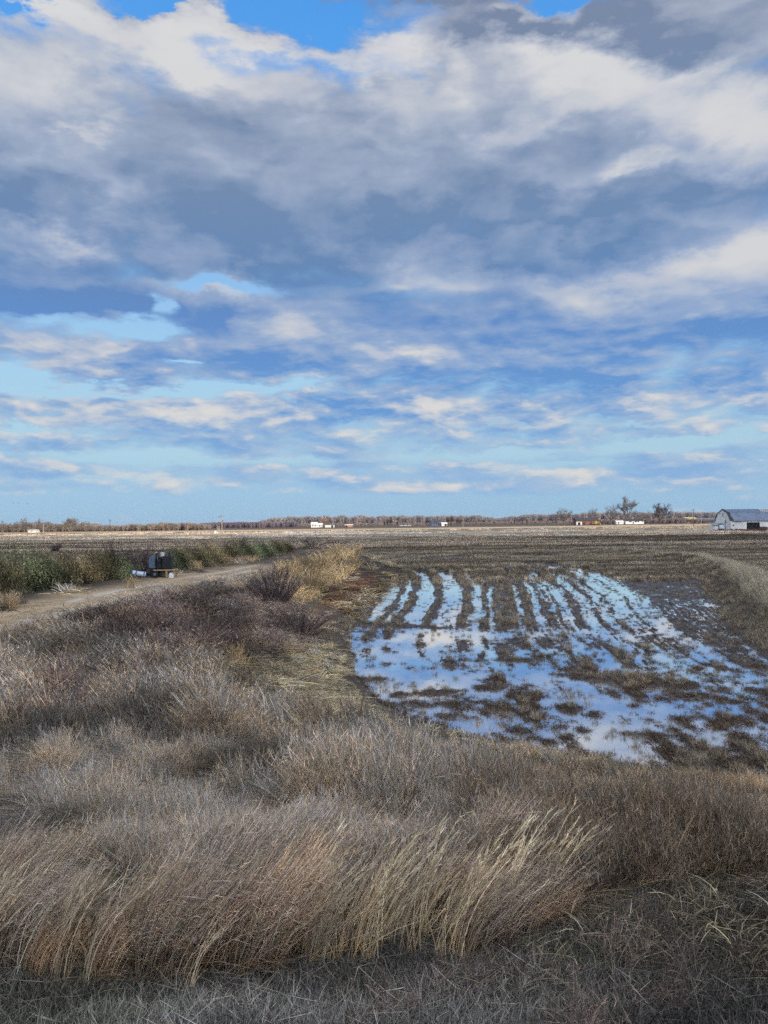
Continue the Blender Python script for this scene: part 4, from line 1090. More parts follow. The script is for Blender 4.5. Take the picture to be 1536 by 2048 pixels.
for k, (ya, za, yb, zb, xo) in enumerate([(7.0, 8.75, 3.5, 7.5, .25), (3.5, 7.55, 2.0, 6.9, .75), (2.2, 6.9, .9, 5.4, .62), (.9, 5.4, -.4, 4.0, .9)]):   # torn boards along the shadowed rake
    tr = MB(); tr.slab([(-.45, ya, za), (xo, ya - .05, za - .02), (xo + .15 * (k % 2), yb, zb), (-.35, yb, zb)], .18); tr.build('torn_board', M_SHINGLE, B)
for q in ((1.7, 4.2, -.35, -.25, 3.55, 3.75), (.9, 1.3, -.3, -.05, 2.0, 2.5), (-.3, -.05, 4.0, 4.4, 3.0, 4.3)):
    tr = MB(); tr.box(*q); tr.build('loose_board', M_WOODG, B)
for k in range(24):
    sc_ = MB(); sc_.box(1.0 + k * 1.35, 1.62 + k * 1.35, -.42, -.3, EV - .42, EV - .08); sc_.build('eave_board', M_WOODG, B)
vt = MB(); vt.box(-.06, -.01, 6.7, 7.15, 5.9, 7.3); vt.build('gable_vent', M_DARK, B)
dd_ = MB(); dd_.box(dx0, dx1, .5, .6, -.2, 3.33); dd_.build('dark_doorway_sheet', M_DARK, B)  # dark sheet: shade of the barn's inside put in as colour
an = MB(); an.box(-2.2, -.1, 9, 14.5, -.3, 3.1); an.box(-2.5, .05, 8.8, 14.8, 3.1, 3.3); an.build('lean_to', M_WHITE, B)

# things standing at its left end
xa, ya = AT(1430.5, 1058, 303)[0], 303.0
t_ = thing('farm_trailer', 'small white box trailer left of the barn gable', 'trailer', (xa, ya, gz(xa, ya)))
m_ = MB(); m_.box(-.75, .8, -1, 1, .55, 2.15, bev=.12); m_.build('body', M_WHITE, t_)
m_ = MB(); m_.box(-.9, 1.5, -1.05, 1.05, 2.15, 2.3); m_.build('roof', M_SHINGLE, t_)
for sx in (-.45, .45):
    m_ = MB(); m_.tube([(sx, -1.1, .3), (sx, -.85, .3)], .32, 12); m_.build('wheel', M_RUBBER, t_)
xa = AT(1442, 1058, 302)[0]
t_ = thing('storage_tank', 'white tank inside a dark pipe frame in front of the barn gable', 'tank', (xa, 302, gz(xa, 302)))
m_ = MB(); m_.tube([(-.9, 0, 1.55), (-.75, 0, 1.55), (.75, 0, 1.55), (.9, 0, 1.55)], [.55, .85, .85, .55], 16); m_.build('drum', M_WRAP, t_, True)
m_ = MB()
for yy_ in (-.95, .95):
    m_.tube([(-1.25, yy_, 0), (-1.2, yy_, 2.6), (1.0, yy_, 2.9), (1.3, yy_, 2.6), (1.35, yy_, 0)], .11, 8)
m_.box(-1.3, 1.35, -1, 1, .5, .68); m_.build('frame', M_BLACK, t_)

# heaps of brush and rubble along the barn front
def heap(px, w_, h_, label, seed, mat=M_RUST, Y=299.0):
    x_ = AT(px, 1060, Y)[0]
    o = thing('brush_pile', label, 'brush pile', (x_, Y, gz(x_, Y) - .1))
    m_ = MB(); r = np.random.default_rng(seed)
    for k in range(9): m_.ball((r.uniform(-w_ / 2, w_ / 2), r.uniform(-.8, .8), h_ * .2), r.uniform(.4, .9), .8, r.uniform(.4, .8) * h_, 9, 6, .25, seed + k)
    m_.build('heap', mat, o)
    t = Tuft(seed); n = 160
    b = np.stack([r.uniform(-w_ / 2, w_ / 2, n), r.uniform(-1, 1, n), r.uniform(0, h_ * .6, n)], -1)
    t.ribbons(b, t.dirs(n, .8), r.normal(0, .2, (n, 3)), r.uniform(.5, 1.4, n) * h_ * .7, r.uniform(.02, .05, n), 2, (.16, .10, .07), .4)
    t.build('branches', M_PLANT, link=True, parent=o)
    return o
def plant_mat(name, trans=.25):
    m_ = bpy.data.materials.new(name); m_.use_nodes = True
    nt = NT(m_.node_tree); nt.n.clear(); col = attr(nt, 'blade_col')
    df = nt.n.new('ShaderNodeBsdfDiffuse'); nt.l.new(col, df.inputs[0])
    tr_ = nt.n.new('ShaderNodeBsdfTranslucent'); nt.l.new(col, tr_.inputs[0])
    mx = nt.n.new('ShaderNodeMixShader'); mx.inputs[0].default_value = trans
    nt.l.new(df.outputs[0], mx.inputs[1]); nt.l.new(tr_.outputs[0], mx.inputs[2])
    o = nt.n.new('ShaderNodeOutputMaterial'); nt.l.new(mx.outputs[0], o.inputs[0])
    return m_
M_PLANT = plant_mat('plant_fibre')
heap(1468, 5.5, 1.1, 'low reddish brown brush pile against the left part of the barn front', 11)
heap(1483, 4.0, .9, 'smaller brown brush pile just left of the dark barn doorway', 12)
heap(1505, 5.0, 1.0, 'brown brush pile inside the dark barn doorway', 13)
x_ = AT(1527, 1060, 300)[0]
m_ = MB(); m_.tube([(-1.5, 0, .75), (-1.3, 0, .78), (1.3, 0, .78), (1.5, 0, .75)], [.55, .85, .85, .55], 14)
o = m_.build('round_bale', M_RUST, smooth=True); o.location = (x_, 300, gz(x_, 300)); tag(o, 'dark rusty round bale lying right of the barn doorway', 'bale')

# ---- farm buildings along the far road
def building(name, label, px0, px1, ytop, yeave, ybase, Y, depth, wall, roofm, wins=(), doors=(), hip=False, rx_=0.0):
    xa, zt = AT(px0, ytop, Y); xb, _ = AT(px1, ytop, Y); ze = AT((px0 + px1) / 2, yeave, Y)[1]; zt = AT((px0 + px1) / 2, ytop, Y)[1]
    xm = (xa + xb) / 2; g = gz(xm, Y); o = thing(name, label, name.replace('_', ' '), (xm, Y, g))
    L = (xb - xa) / 2; he, ht = ze - g, zt - g
    m_ = MB(); m_.box(-L, L, 0, depth, -.4, he)
    if not hip: m_.prism_x([(0, he), (depth / 2, ht - .15), (depth, he)], -L, L)
    m_.build('wall', wall, o)
    m_ = MB(); ov = .5; ins = L * .25 if hip else 0
    m_.slab([(-L - ov, -ov, he - .05), (L + ov, -ov, he - .05), (L + ov - ins, depth / 2, ht), (-L - ov + ins, depth / 2, ht)], .2)
    m_.slab([(L + ov, depth + ov, he - .05), (-L - ov, depth + ov, he - .05), (-L - ov + ins, depth / 2, ht), (L + ov - ins, depth / 2, ht)], .2)
    m_.build('roof', roofm, o)
    for (f, w_, h_, zc) in wins:
        c_ = -L + 2 * L * f
        fr = MB(); fr.box(c_ - w_ / 2 - .12, c_ + w_ / 2 + .12, -.06, -.005, zc - h_ / 2 - .12, zc + h_ / 2 + .12); fr = fr.build('window', M_WHITE, o)
        g_ = MB(); g_.box(c_ - w_ / 2, c_ + w_ / 2, -.09, -.065, zc - h_ / 2, zc + h_ / 2); g_.build('pane', M_GLASS, fr)
    for (f, w_, h_) in doors:
        c_ = -L + 2 * L * f
        g_ = MB(); g_.box(c_ - w_ / 2, c_ + w_ / 2, -.08, -.01, 0, h_); g_.build('door', M_DARK, o)
    return o
H = building('brick_house', 'low brick house with dark shingle roof below the bare trees', 1153, 1198, 1035.5, 1041.5, 1049.5, 800, 12, M_BRICK, M_SHINGLE, wins=[(.18, 2.2, 1.6, 2.2), (.5, 2.0, 1.5, 2.3), (.75, 1.8, 1.5, 2.3)], doors=[(.33, 1.6, 2.6)])
m_ = MB(); m_.box(-12.5, -7.0, -3.2, -.2, -.3, 3.4); m_.build('garage', M_WHITE, H)
m_ = MB(); m_.box(-11.2, -8.4, -3.3, -3.22, 0, 2.8); m_.build('garage_door', M_DARK, H)
building('garden_shed', 'small white gabled shed left of the white mobile home', 1233, 1247, 1041, 1044.2, 1048.8, 815, 6, M_WHITE, M_WHITE, doors=[(.3, 1.2, 2.2)])
building('mobile_home', 'long white mobile home with grey roof and dark windows', 1251, 1287.5, 1038, 1041.6, 1048.8, 815, 7, M_WHITE, M_SHINGLE, wins=[(.27, 2.6, 1.2, 2.2), (.56, 2.2, 1.3, 2.2), (.7, 1.6, 1.3, 2.2), (.93, .9, 1.2, 2.2)], doors=[(.42, 1.0, 2.2)])
building('cream_barn', 'cream walled building at the left end of the long open shed', 1371, 1392, 1034.4, 1036.0, 1045.5, 900, 12, M_CREAM, M_CREAM, doors=[(.82, 3.5, 3.0)])
xs0, xs1 = AT(1394, 1040, 905)[0], AT(1440, 1040, 905)[0]
o = thing('machine_shed', 'long open sided shed with pale flat roof left of the barn', 'shed', ((xs0 + xs1) / 2, 905, .05)); L = (xs1 - xs0) / 2
m_ = MB(); m_.slab([(-L, -1, 4.9), (L, -1, 4.4), (L, 12, 5.6), (-L, 12, 6.0)], .3); m_.build('roof', M_TIN, o)
m_ = MB(); m_.box(-L, L, 11.5, 12, -.3, 5.4); m_.build('back_wall', M_WOODG, o)
for k in range(6):
    m_ = MB(); m_.box(-L + .2 + k * (2 * L - .7) / 5, -L + .6 + k * (2 * L - .7) / 5, -.6, -.2, -.3, 4.3); m_.build('post', M_WOODG, o)
building('blue_roofed_store', 'dark blue roofed building with a white end, before the distant woods', 859, 882, 1044.4, 1046.6, 1051, 900, 12, M_BLUE, M_BLUE, wins=[(.3, 2, 1.5, 2.2), (.6, 2, 1.5, 2.2)])
building('white_outbuilding', 'white gabled outbuilding joined to the right of the blue roofed one', 883, 894, 1044.6, 1047.4, 1051, 899, 9, M_WHITE, M_WHITE, doors=[(.75, 2.4, 2.6)])
building('white_farmhouse', 'white farmhouse with steep pale roof, left of the green trimmed shed', 622, 634, 1044.2, 1049, 1054.6, 900, 9, M_WHITE, M_WHITE, wins=[(.3, 1.2, 1.6, 2.4), (.7, 1.2, 1.6, 2.4)])
building('white_cottage', 'white cottage close to the right of the steep roofed farmhouse', 634.5, 644, 1046, 1050, 1054.6, 902, 8, M_WHITE, M_WHITE, wins=[(.5, 1.4, 1.2, 2.0)])
building('packing_shed', 'long white shed with dark green band right of the white farmhouse', 650, 668, 1048, 1049.3, 1054.2, 890, 10, M_WHITE, M_GREEN, doors=[(.8, 2.4, 2.4)])
building('orange_shed', 'low orange and white shed far out in the middle distance', 690, 705, 1048.6, 1050.2, 1054.0, 880, 8, M_ORANGE, M_WHITE, doors=[(.2, 2.5, 2.4)])
building('white_bungalow', 'small white bungalow showing between the left hand bare trees', 56, 71, 1059.0, 1060.6, 1065, 640, 8, M_WHITE, M_WHITE, wins=[(.5, 1.6, 1.0, 1.4)])
# yellow loader
x_, y_ = AT(1192, 1048, 795)[0], 795
o = thing('yellow_loader', 'yellow loader with raised arm parked at the right end of brick house', 'loader', (x_, y_, .08), scale=1.5)
m_ = MB(); m_.box(-1.6, 1.4, -.8, .8, .7, 1.5, bev=.1); m_.build('body', M_YEL, o)
m_ = MB(); m_.box(-.5, .5, -.7, .7, 1.5, 2.7, bev=.08); m_.build('cab', M_YEL, o)
m_ = MB(); m_.tube([(1.2, 0, 1.3), (2.0, 0, 2.2), (2.9, 0, .8)], .14, 6); m_.build('arm', M_YEL, o)
m_ = MB(); m_.box(2.6, 3.3, -.9, .9, .1, .8, bev=.1); m_.build('bucket', M_YEL, o)
for sx in (-1.1, .9):
    m_ = MB(); m_.tube([(sx, -.95, .55), (sx, -.6, .55)], .55, 12); m_.build('wheel', M_RUBBER, o)
# parked cars before the woods
def car(px, label, mat, Y=980):
    x_ = AT(px, 1050, Y)[0]; o = thing('parked_car', label, 'car', (x_, Y, .08), group='cars parked along the far road')
    m_ = MB(); m_.prism([(-2.3, .45), (-2.3, .95), (-1.4, 1.05), (-.8, 1.55), (.9, 1.55), (1.5, 1.05), (2.3, .9), (2.3, .45)], -.9, .9); m_.build('body', mat, o)
    m_ = MB(); m_.prism([(-1.2, 1.08), (-.75, 1.48), (.85, 1.48), (1.3, 1.08)], -.93, .93); m_.build('window', M_GLASS, o)
    for sx in (-1.4, 1.4):
        m_ = MB(); m_.tube([(sx, -.95, .35), (sx, -.7, .35)], .35, 12); m_.build('wheel', M_RUBBER, o)
for px, lb in ((803, 'pale car parked leftmost of the row before the woods'), (811, 'pale car parked second from the left before the woods'), (819, 'pale car parked third from the left before the woods')):
    car(px, lb, M_WHITE)

# ---- power poles
def pole(px, top, base, label, arms=1, mat=None, r=.16, group='utility poles across the plain', xf=False, thick=1.0):
    Y = EYE * F_PX / (base - hor(px)); x_ = AT(px, base, Y)[0]; g = gz(x_, Y); h = AT(px, top, Y)[1] - g
    o = thing('utility_pole', label, 'utility pole', (x_, Y, g - .2), group=group)
    m_ = MB(); m_.tube([(0, 0, 0), (0, 0, h * .6), (0, 0, h)], [r * 1.15 * thick, r * thick, r * .8 * thick], 8); m_.build('pole', mat or M_POLE, o)
    for k in range(arms):
        m_ = MB(); m_.box(-1.2, 1.2, -.3, -.16, h - .9 - k * 1.1, h - .7 - k * 1.1); m_.build('crossarm', M_POLE, o)
    if xf:
        m_ = MB(); m_.tube([(.55, -.1, h - 4.2), (.55, -.1, h - 3.2)], .33, 10); m_.build('transformer', M_TIN, o)
        m_ = MB(); m_.tube([(0, 0, h - 1.8), (-1.2, 0, h - 1.2), (-1.8, 0, h - 1.3)], .09, 6); m_.box(-2.4, -1.6, -.15, .15, h - 1.5, h - 1.3); m_.build('lamp_arm', M_POLE, o)
pole(444, 1028.5, 1066, 'tall pole with transformer and lamp arm above the green bushes', 1, M_POLEP, .22, xf=True)
pole(220, 1038, 1064.5, 'tall thin pole rising from the low scrub left of the transformer pole', 1, None, .2)
pole(87, 1047.5, 1068, 'short pale pole in front of the white bungalow trees', 0, M_POLEP, .2)
pole(692, 1033, 1062, 'thin pole standing right of the orange shed', 1, None, .12)
pole(926, 1035, 1058, 'thin pale pole standing alone left of the gap in the woods', 0, M_POLEP, .13)
pole(1387, 1017, 1053.5, 'tall pole between the cream building and the machine shed', 1, None, .2)
pole(1355, 1021, 1045.5, 'tall pole left of the cream building', 1, None, .2)
pole(1527, 1033, 1046, 'thin pole seen beyond the barn', 0, None, .15) if False else None
lab = ['leftmost', 'second', 'third', 'fourth', 'fifth']
for k, (px, tp) in enumerate(((1030, 1035), (1044, 1032), (1061, 1033), (1080, 1032), (1098, 1032))):
    pole(px, tp, 1049.5 - (px - 1030) * .012, '%s of five thin poles before the right hand woods' % lab[k], 1, None, .17)
for k, (px, tp) in enumerate(((434.5, 1052), (436.8, 1054), (439, 1052.5))):
    Y = 440; x_ = AT(px, 1064, Y)[0]; z1 = AT(px, tp, Y)[1]
    m_ = MB(); m_.tube([(0, 0, 0), (0, 0, z1)], .14, 8); m_.tube([(0, 0, z1), (0, 0, z1 + .25)], [.2, .1], 8); m_.box(-.2, .2, -.2, .2, 0, .5)
    o = m_.build('riser_post', M_POLEP); o.location = (x_, Y, 0); tag(o, '%s short pale post beside the transformer pole' % ('left', 'middle', 'right')[k], 'post', 'riser posts by the transformer pole')
x_ = AT(431, 1063, 438)[0]
o = thing('well_head', 'small pale well housing at the foot of the short posts', 'well head', (x_, 438, .05))
m_ = MB(); m_.box(-.5, .5, -.5, .5, 0, 1.3, bev=.08); m_.build('housing', M_JUG, o)
m_ = MB(); m_.tube([(.5, 0, .5), (1.2, 0, .5), (1.4, 0, .1)], .14, 8); m_.build('outlet_pipe', M_STEEL, o)

# ---- trees
def bare_tree(name, label, px, top, base, width, seed, Y=820, group=None, col=(.17, .145, .13), twig=(.22, .185, .17), limbs=7, rnd=False, dense=1.0, cat='tree'):
    x_ = AT(px, base, Y)[0]; g = gz(x_, Y); h = AT(px, top, Y)[1] - g; wd = width * Y / F_PX / 2
    o = thing(name, label, cat, (x_, Y, g - .2), group=group)
    r = np.random.default_rng(seed); m_ = MB(); t = Tuft(seed)
    tw = []
    fork = h * (.16 if rnd else .26)
    m_.tube([(0, 0, 0), (r.normal(0, .1), 0, fork * .6), (0, 0, fork)], [h * .042, h * .032, h * .028], 8)
    def limb(p, d, L, rad, lev):
        q = p + d * L * .5 + Vector(r.normal(0, .06, 3)) * L; e = p + d * L + Vector((0, 0, L * .08))
        m_.tube([p, q, e], [rad, rad * .75, rad * .5], 5, caps=False)
        if lev == 0:
            tw.append((p, e)); tw.append((q, e)); return
        for k in range(3 if lev > 1 else 3):
            f = r.uniform(.45, 1.0); s_ = p + (e - p) * f
            nd = (d + Vector(r.normal(0, .55, 3))).normalized()
            if nd.z < .05: nd.z = .15
            limb(s_, nd, L * r.uniform(.5, .72), rad * .55, lev - 1)
    for k in range(limbs):
        a = 6.283 * k / limbs + r.uniform(-.4, .4); out_ = wd * r.uniform(.75, 1.05)
        up_ = (h - fork) * r.uniform(.45, .62)
        d_ = Vector((math.cos(a) * out_, math.sin(a) * out_, up_)); 
        limb(Vector((0, 0, fork * r.uniform(.75, 1))), d_.normalized(), d_.length * .78, h * .017, 3)
    d_ = Vector((0, 0, 1)); limb(Vector((0, 0, fork)), d_, (h - fork) * .62, h * .022, 3)
    V_ = np.array(m_.v)
    k_ = h / max(V_[:, 2].max() * 1.04, 1e-3); kx = wd / max(np.percentile(np.abs(V_[:, 0]), 98), 1e-3)
    V_[:, 2] = np.where(V_[:, 2] > fork, fork + (V_[:, 2] - fork) * (h * .97 - fork) / (V_[:, 2].max() - fork), V_[:, 2]); V_[:, :2] *= np.clip(kx, .5, 2)
    zmax = max(e.z for _, e in tw)
    A_ = np.array([list(a) for a, _ in tw]); E_ = np.array([list(e) for _, e in tw])
    for Z_ in (A_, E_):
        Z_[:, 2] = fork + (Z_[:, 2] - fork) * (h * .97 - fork) / (zmax - fork); Z_[:, :2] *= np.clip(kx, .5, 2)
    m_.v = [tuple(p) for p in V_]; m_.build('trunk', simple_bark(col), o)
    n = len(A_); rep = max(4, int(8 * dense)); px_ = h / 40
    for k in range(rep):
        f = r.uniform(.3, 1, (n, 1)); b = A_ + (E_ - A_) * f
        D_ = (E_ - A_); D_ /= np.linalg.norm(D_, axis=1, keepdims=True) + 1e-6
        t.ribbons(b, D_ + r.normal(0, .55, (n, 3)), r.normal(0, .1, (n, 3)), r.uniform(.03, .075, n) * h, np.full(n, .0034 * h) / BW, 2, np.array(twig) / BC, .25, .5)
    t.build('crown', M_PLANT, link=True, parent=o)
    return o
_bk = {}
def simple_bark(c_):
    if c_ not in _bk: _bk[c_] = simple('bark_%d' % len(_bk), c_, .95, var=.3, scale=.8)
    return _bk[c_]
RT = 'bare trees around the far houses'
bare_tree('bare_tree', 'spreading bare tree leftmost of those around the far houses', 1128.5, 1014.5, 1048, 34, 1, 790, RT)
bare_tree('bare_tree', 'thin broken crowned bare tree behind the brick house', 1188.5, 1013, 1048, 26, 2, 830, RT, limbs=5, dense=.6)
bare_tree('bare_tree', 'open bare tree between brick house and white shed', 1222, 1007, 1049, 33, 3, 800, RT, limbs=6, dense=.8)
bare_tree('bare_tree', 'tallest bare tree, narrow and forked, behind the white shed', 1254, 992.5, 1048, 32, 4, 830, RT, limbs=6)
bare_tree('bare_tree', 'low ragged bare tree right of the tallest one', 1277, 1018, 1047, 28, 5, 835, RT, limbs=5, dense=.6)
bare_tree('bare_tree', 'thin stubby bare tree left of the round crowned tree', 1297, 1019, 1047, 16, 6, 835, RT, limbs=4, dense=.6)
bare_tree('bare_tree', 'dense round crowned bare tree right of the mobile home', 1320, 1006, 1048.5, 40, 7, 810, RT, col=(.10, .075, .07), twig=(.13, .085, .08), limbs=9, rnd=True, dense=1.5)
bare_tree('bare_tree', 'dark bare tree behind the white outbuilding in the middle', 902, 1032, 1051, 16, 8, 960, None, (.08, .06, .06), (.10, .08, .08), dense=1.5, rnd=True)
bare_tree('bare_tree', 'smaller dark bare tree right of the one behind the outbuilding', 918, 1036, 1051, 12, 9, 960, None, (.08, .06, .06), (.10, .08, .08), dense=1.5, rnd=True)
bare_tree('bare_tree', 'orange brown tree between the white cottage and the green trimmed shed', 651, 1036, 1054, 18, 10, 930, None, (.3, .17, .1), (.45, .27, .16), dense=1.6, rnd=True)
LT = 'bare trees along the left horizon'
TW = (.30, .26, .225)
for k, (px, tp, wd_, lb) in enumerate([(6, 1041, 26, 'bare tree cut by the left edge of the picture'), (25, 1046, 18, 'low bushy bare tree second from the left edge'), (49, 1034.5, 30, 'tall rounded bare tree above the white bungalow'),
        (72, 1037, 26, 'bare tree just right of the tall one above the bungalow'), (98, 1041, 28, 'broad bare tree left of the gap with the tallest ones'), (117, 1047, 16, 'short bare tree in the gap of the left tree line'),
        (144, 1034, 27, 'tall full bare tree with a narrower greenish foot'), (170, 1042, 24, 'round bare tree right of the tall full one'), (188, 1052, 20, 'low bare tree ending the left tree line')]):
    bare_tree('bare_tree', lb, px, tp, 1067 - px * .006, wd_, 20 + k, 645, LT, (.22, .18, .15), tuple(c * (1 + .1 * math.sin(k * 2.1)) for c in TW), limbs=8, rnd=True, dense=2.6)

# far woods, one mass on the horizon
def crown_src(seed):
    t = Tuft(seed); r = t.r; n = 230
    a = r.uniform(0, 6.28, n); q = np.sqrt(r.uniform(0, 1, n)) * 5.0; zz = r.uniform(4, 15, n)
    b = np.stack([np.cos(a) * q * (1.1 - np.abs(zz - 9) / 12), np.sin(a) * q, zz], -1)
    t.ribbons(b, t.dirs(n, .4), r.normal(0, .1, (n, 3)), U(r, 1.2, 2.8, n), U(r, .25, .6, n), 1, (.225, .21, .21), .22, .5)
    n = 10; b = np.stack([r.uniform(-4, 4, n), r.uniform(-3, 3, n), np.zeros(n)], -1)
    t.ribbons(b, t.dirs(n, .08), np.zeros((n, 3)), U(r, 9, 14, n), np.full(n, .5), 1, (.17, .14, .13), .3, .3)
    return t
C_CROWN = sources(crown_src, 6, 2100)
def wood(name, label, pxa, pxb, Y0, Y1, n, topf, cols, cat='woods'):
    px = rng.uniform(pxa, pxb, n); Yw = rng.uniform(Y0, Y1, n)
    xw = (px - 768) / F_PX * Yw
    s_ = np.array([topf(p) for p in px]) * rng.uniform(.86, 1.04, n) * (.84 + .32 * fbm(px * .06, Yw * 0, 3, 701))
    # width grows more slowly than height so that low scrub is not spindly
    scatter(name, C_CROWN, xw, Yw, rng.uniform(0, 6.28, n), s_, tints(n, cols, .15), label, cat, z=np.zeros(n))
mass = [(1, 1, 1), (1.06, 1.0, .96), (.95, .95, 1.0)]
wood('far_woods', 'long band of leafless grey brown woods on the centre horizon', 520, 985, 1500, 1700, 1100, lambda p: np.interp(p, [520, 545, 700, 800, 960, 985], [.7, 1.05, 1.12, 1.05, 1.05, .8]), mass)
wood('right_woods', 'long band of leafless grey brown woods on the right horizon', 1005, 1700, 1500, 1700, 1500, lambda p: np.interp(p, [1005, 1040, 1150, 1500, 1700], [.7, 1.0, 1.1, 1.15, 1.1]), mass)
wood('hazy_woods', 'very distant low woods in the gap on the horizon', 940, 1060, 2000, 2200, 260, lambda p: .75, mass)
wood('dark_scrub_wood', 'darker low scrub wood left of the far woods', 400, 600, 1050, 1200, 700, lambda p: np.interp(p, [400, 520, 590, 600], [.45, .50, .46, .2]), [(.8, .72, .85), (.7, .65, .8)])
wood('left_scrub_wood', 'low brown and olive scrub wood along the left horizon', 165, 420, 680, 760, 900, lambda p: np.interp(p, [165, 230, 330, 400, 420], [.36, .30, .42, .36, .3]), [(1.0, .9, .8), (.8, .75, .76), (1.0, 1.0, .7), (1.2, 1.0, .8)])
wood('left_far_wood', 'strip of bare wood behind the left hand trees', -150, 200, 720, 780, 700, lambda p: .42, [(1.1, 1.0, .9), (.95, .88, .82), (.9, .92, .7)])
wood('roadside_scrub', 'dark low brush behind the far houses', 1140, 1450, 880, 940, 700, lambda p: np.interp(p, [1140, 1300, 1345, 1450], [.30, .35, .38, .25]), [(.8, .7, .7), (1.0, .85, .8)])
wood('middle_scrub', 'thin low brush in front of the centre and right woods', 600, 1140, 1200, 1300, 500, lambda p: .28, [(.9, .8, .8), (1.1, .95, .85)])

# ---- shrubs along the levee
def shrub(name, label, px, base, top, width, seed, green=True, group=None, dY=0.0, col=None, n_leaf=9500, zb=1.3):
    x_, y_ = G(px, base, zb); y_ += dY; x_ = AT(px, base, y_)[0]; g = gz(x_, y_); h = AT(px, top, y_)[1] - g; wd = width * y_ / F_PX / 2
    o = thing(name, label, 'shrub', (x_, y_, g - .05), group=group)
    r = np.random.default_rng(seed); t = Tuft(seed); ns = 28 if green else 46
    a = r.uniform(0, 6.28, ns); q = np.sqrt(r.uniform(0, 1, ns))
    b = np.stack([np.cos(a) * q * wd * .35, np.sin(a) * q * wd * .35, np.zeros(ns)], -1)
    dr = np.stack([np.cos(a) * q * wd * .95, np.sin(a) * q * wd * .8, h * (1.02 - .45 * q ** 2) * r.uniform(.62, 1.0, ns)], -1)
    L = np.linalg.norm(dr, axis=1)
    P = t.ribbons(b, dr / L[:, None], np.stack([np.cos(a) * .12, np.sin(a) * .12, -.06 * np.ones(ns)], -1), L, np.full(ns, .030 if green else .022), 6, (.09, .065, .05), .3, .75)
    m = int(n_leaf / ns) if green else 60
    lf = Tuft(seed + 500)
    for k in range(m):
        f = r.beta(2.4, 1.0, ns) if green else r.uniform(.2, 1, ns); i = np.minimum((f * 6).astype(int), 5); fr = f * 6 - i
        p = P[np.arange(ns), i] * (1 - fr)[:, None] + P[np.arange(ns), i + 1] * fr[:, None]
        if green:
            p = p + r.normal(0, .15, (ns, 3)) * (.6 + 1.2 * f[:, None]) * h / 2.2
            p[:, 2] = np.abs(p[:, 2])
            light_ = np.array([[.175, .158, .082]]) * (1 + .45 * math.sin(seed * 2.4)) * np.array([[1 + .18 * math.sin(seed * 1.3), 1, 1]]) * (1 + .55 * np.sin(seed + p[:, :1] * 4 + p[:, 2:] * 3)) if col is None else np.array([col])
            lf.ribbons(p, lf.dirs(ns, .6), r.normal(0, .2, (ns, 3)), r.uniform(.05, .13, ns), r.uniform(.018, .032, ns) / BW, 1, None, .45, .6, cvec=np.maximum(light_, .02) / BC * 1.2 + np.zeros((ns, 3)))
        else:
            t.ribbons(p, t.dirs(ns, .75), r.normal(0, .2, (ns, 3)), r.uniform(.12, .55, ns) * h / 2.4, r.uniform(.007, .014, ns), 2, col or (.085, .065, .06), .35, .6)
    t.build('stems', M_PLANT, link=True, parent=o)
    if green: lf.build('foliage', M_PLANT, link=True, parent=o)
    return o
GS = 'green shrubs along the levee track'
for k, (px, bs, tp, wd_, lb) in enumerate([
    (-30, 1222, 1098, 110, 'dark green shrub cut by the left edge of the picture'), (38, 1200, 1078, 84, 'tallest dark green shrub near the left edge'), (80, 1196, 1096, 54, 'green shrub sloping down right of the tallest one'),
    (116, 1190, 1124, 60, 'low dark green shrub beside the pale grass gap'), (158, 1184, 1098, 64, 'broad green shrub left of the middle of the hedge'), (206, 1176, 1094, 64, 'broad olive green shrub behind the broad one'),
    (247, 1162, 1112, 48, 'olive green shrub just left of the blue and white pipe'), (352, 1150, 1096, 50, 'green shrub immediately right of the pump engine'), (387, 1146, 1082, 54, 'tall green shrub second right of the pump engine'),
    (427, 1138, 1070, 58, 'tall bright green shrub where the track narrows'), (465, 1132, 1074, 62, 'bright green shrub below the short pale posts'), (505, 1126, 1073, 58, 'bright green shrub third from the right end of the hedge'),
    (535, 1122, 1078, 50, 'dark green shrub second from the right end of the hedge'), (560, 1117, 1082, 40, 'small rounded green shrub at the right end of the hedge')]):
    shrub('green_shrub', lb, px, bs, tp, wd_, 60 + k, True, GS, dY=1.0)
BS = 'leafless shrubs behind the levee hedge'
for k, (px, bs, tp, wd_, dy_, lb) in enumerate([
    (240, 1150, 1068, 62, 5, 'tangled leafless shrub with pale stems left of the pump engine'), (285, 1146, 1078, 62, 5, 'dark leafless shrub right behind the pump engine'), (320, 1142, 1088, 56, 5, 'low leafless thicket right of the pump engine top'),
    (360, 1138, 1084, 40, 8, 'grey leafless shrub poking above the green hedge'), (478, 1118, 1058, 34, 12, 'thin leafless shrub above the bright green shrubs'), (625, 1098, 1072, 62, 8, 'low purplish leafless shrub beyond the golden grass'),
    (675, 1090, 1078, 40, 10, 'faint low leafless shrub at the edge of the field'), (112, 1106, 1083, 18, 10, 'little round leafless shrub out in the left field')]):
    shrub('leafless_shrub', lb, px, bs, tp, wd_, 90 + k, False, BS, dY=dy_, zb=1.2 if k < 5 else .3)
shrub('weed_thicket', 'dark purple brown leafless thicket on the bank right of the track', 548, 1215, 1112, 95, 120, False, None, zb=1.3, col=(.10, .078, .08))
shrub('weed_thicket', 'low spreading brown thicket at the foot of the dark purple one', 600, 1262, 1210, 150, 121, False, None, zb=1.0, col=(.12, .09, .08))
shrub('weed_thicket', 'brown weed thicket on the bank left of the dark purple one', 430, 1240, 1185, 130, 122, False, None, zb=1.5, col=(.13, .105, .095))

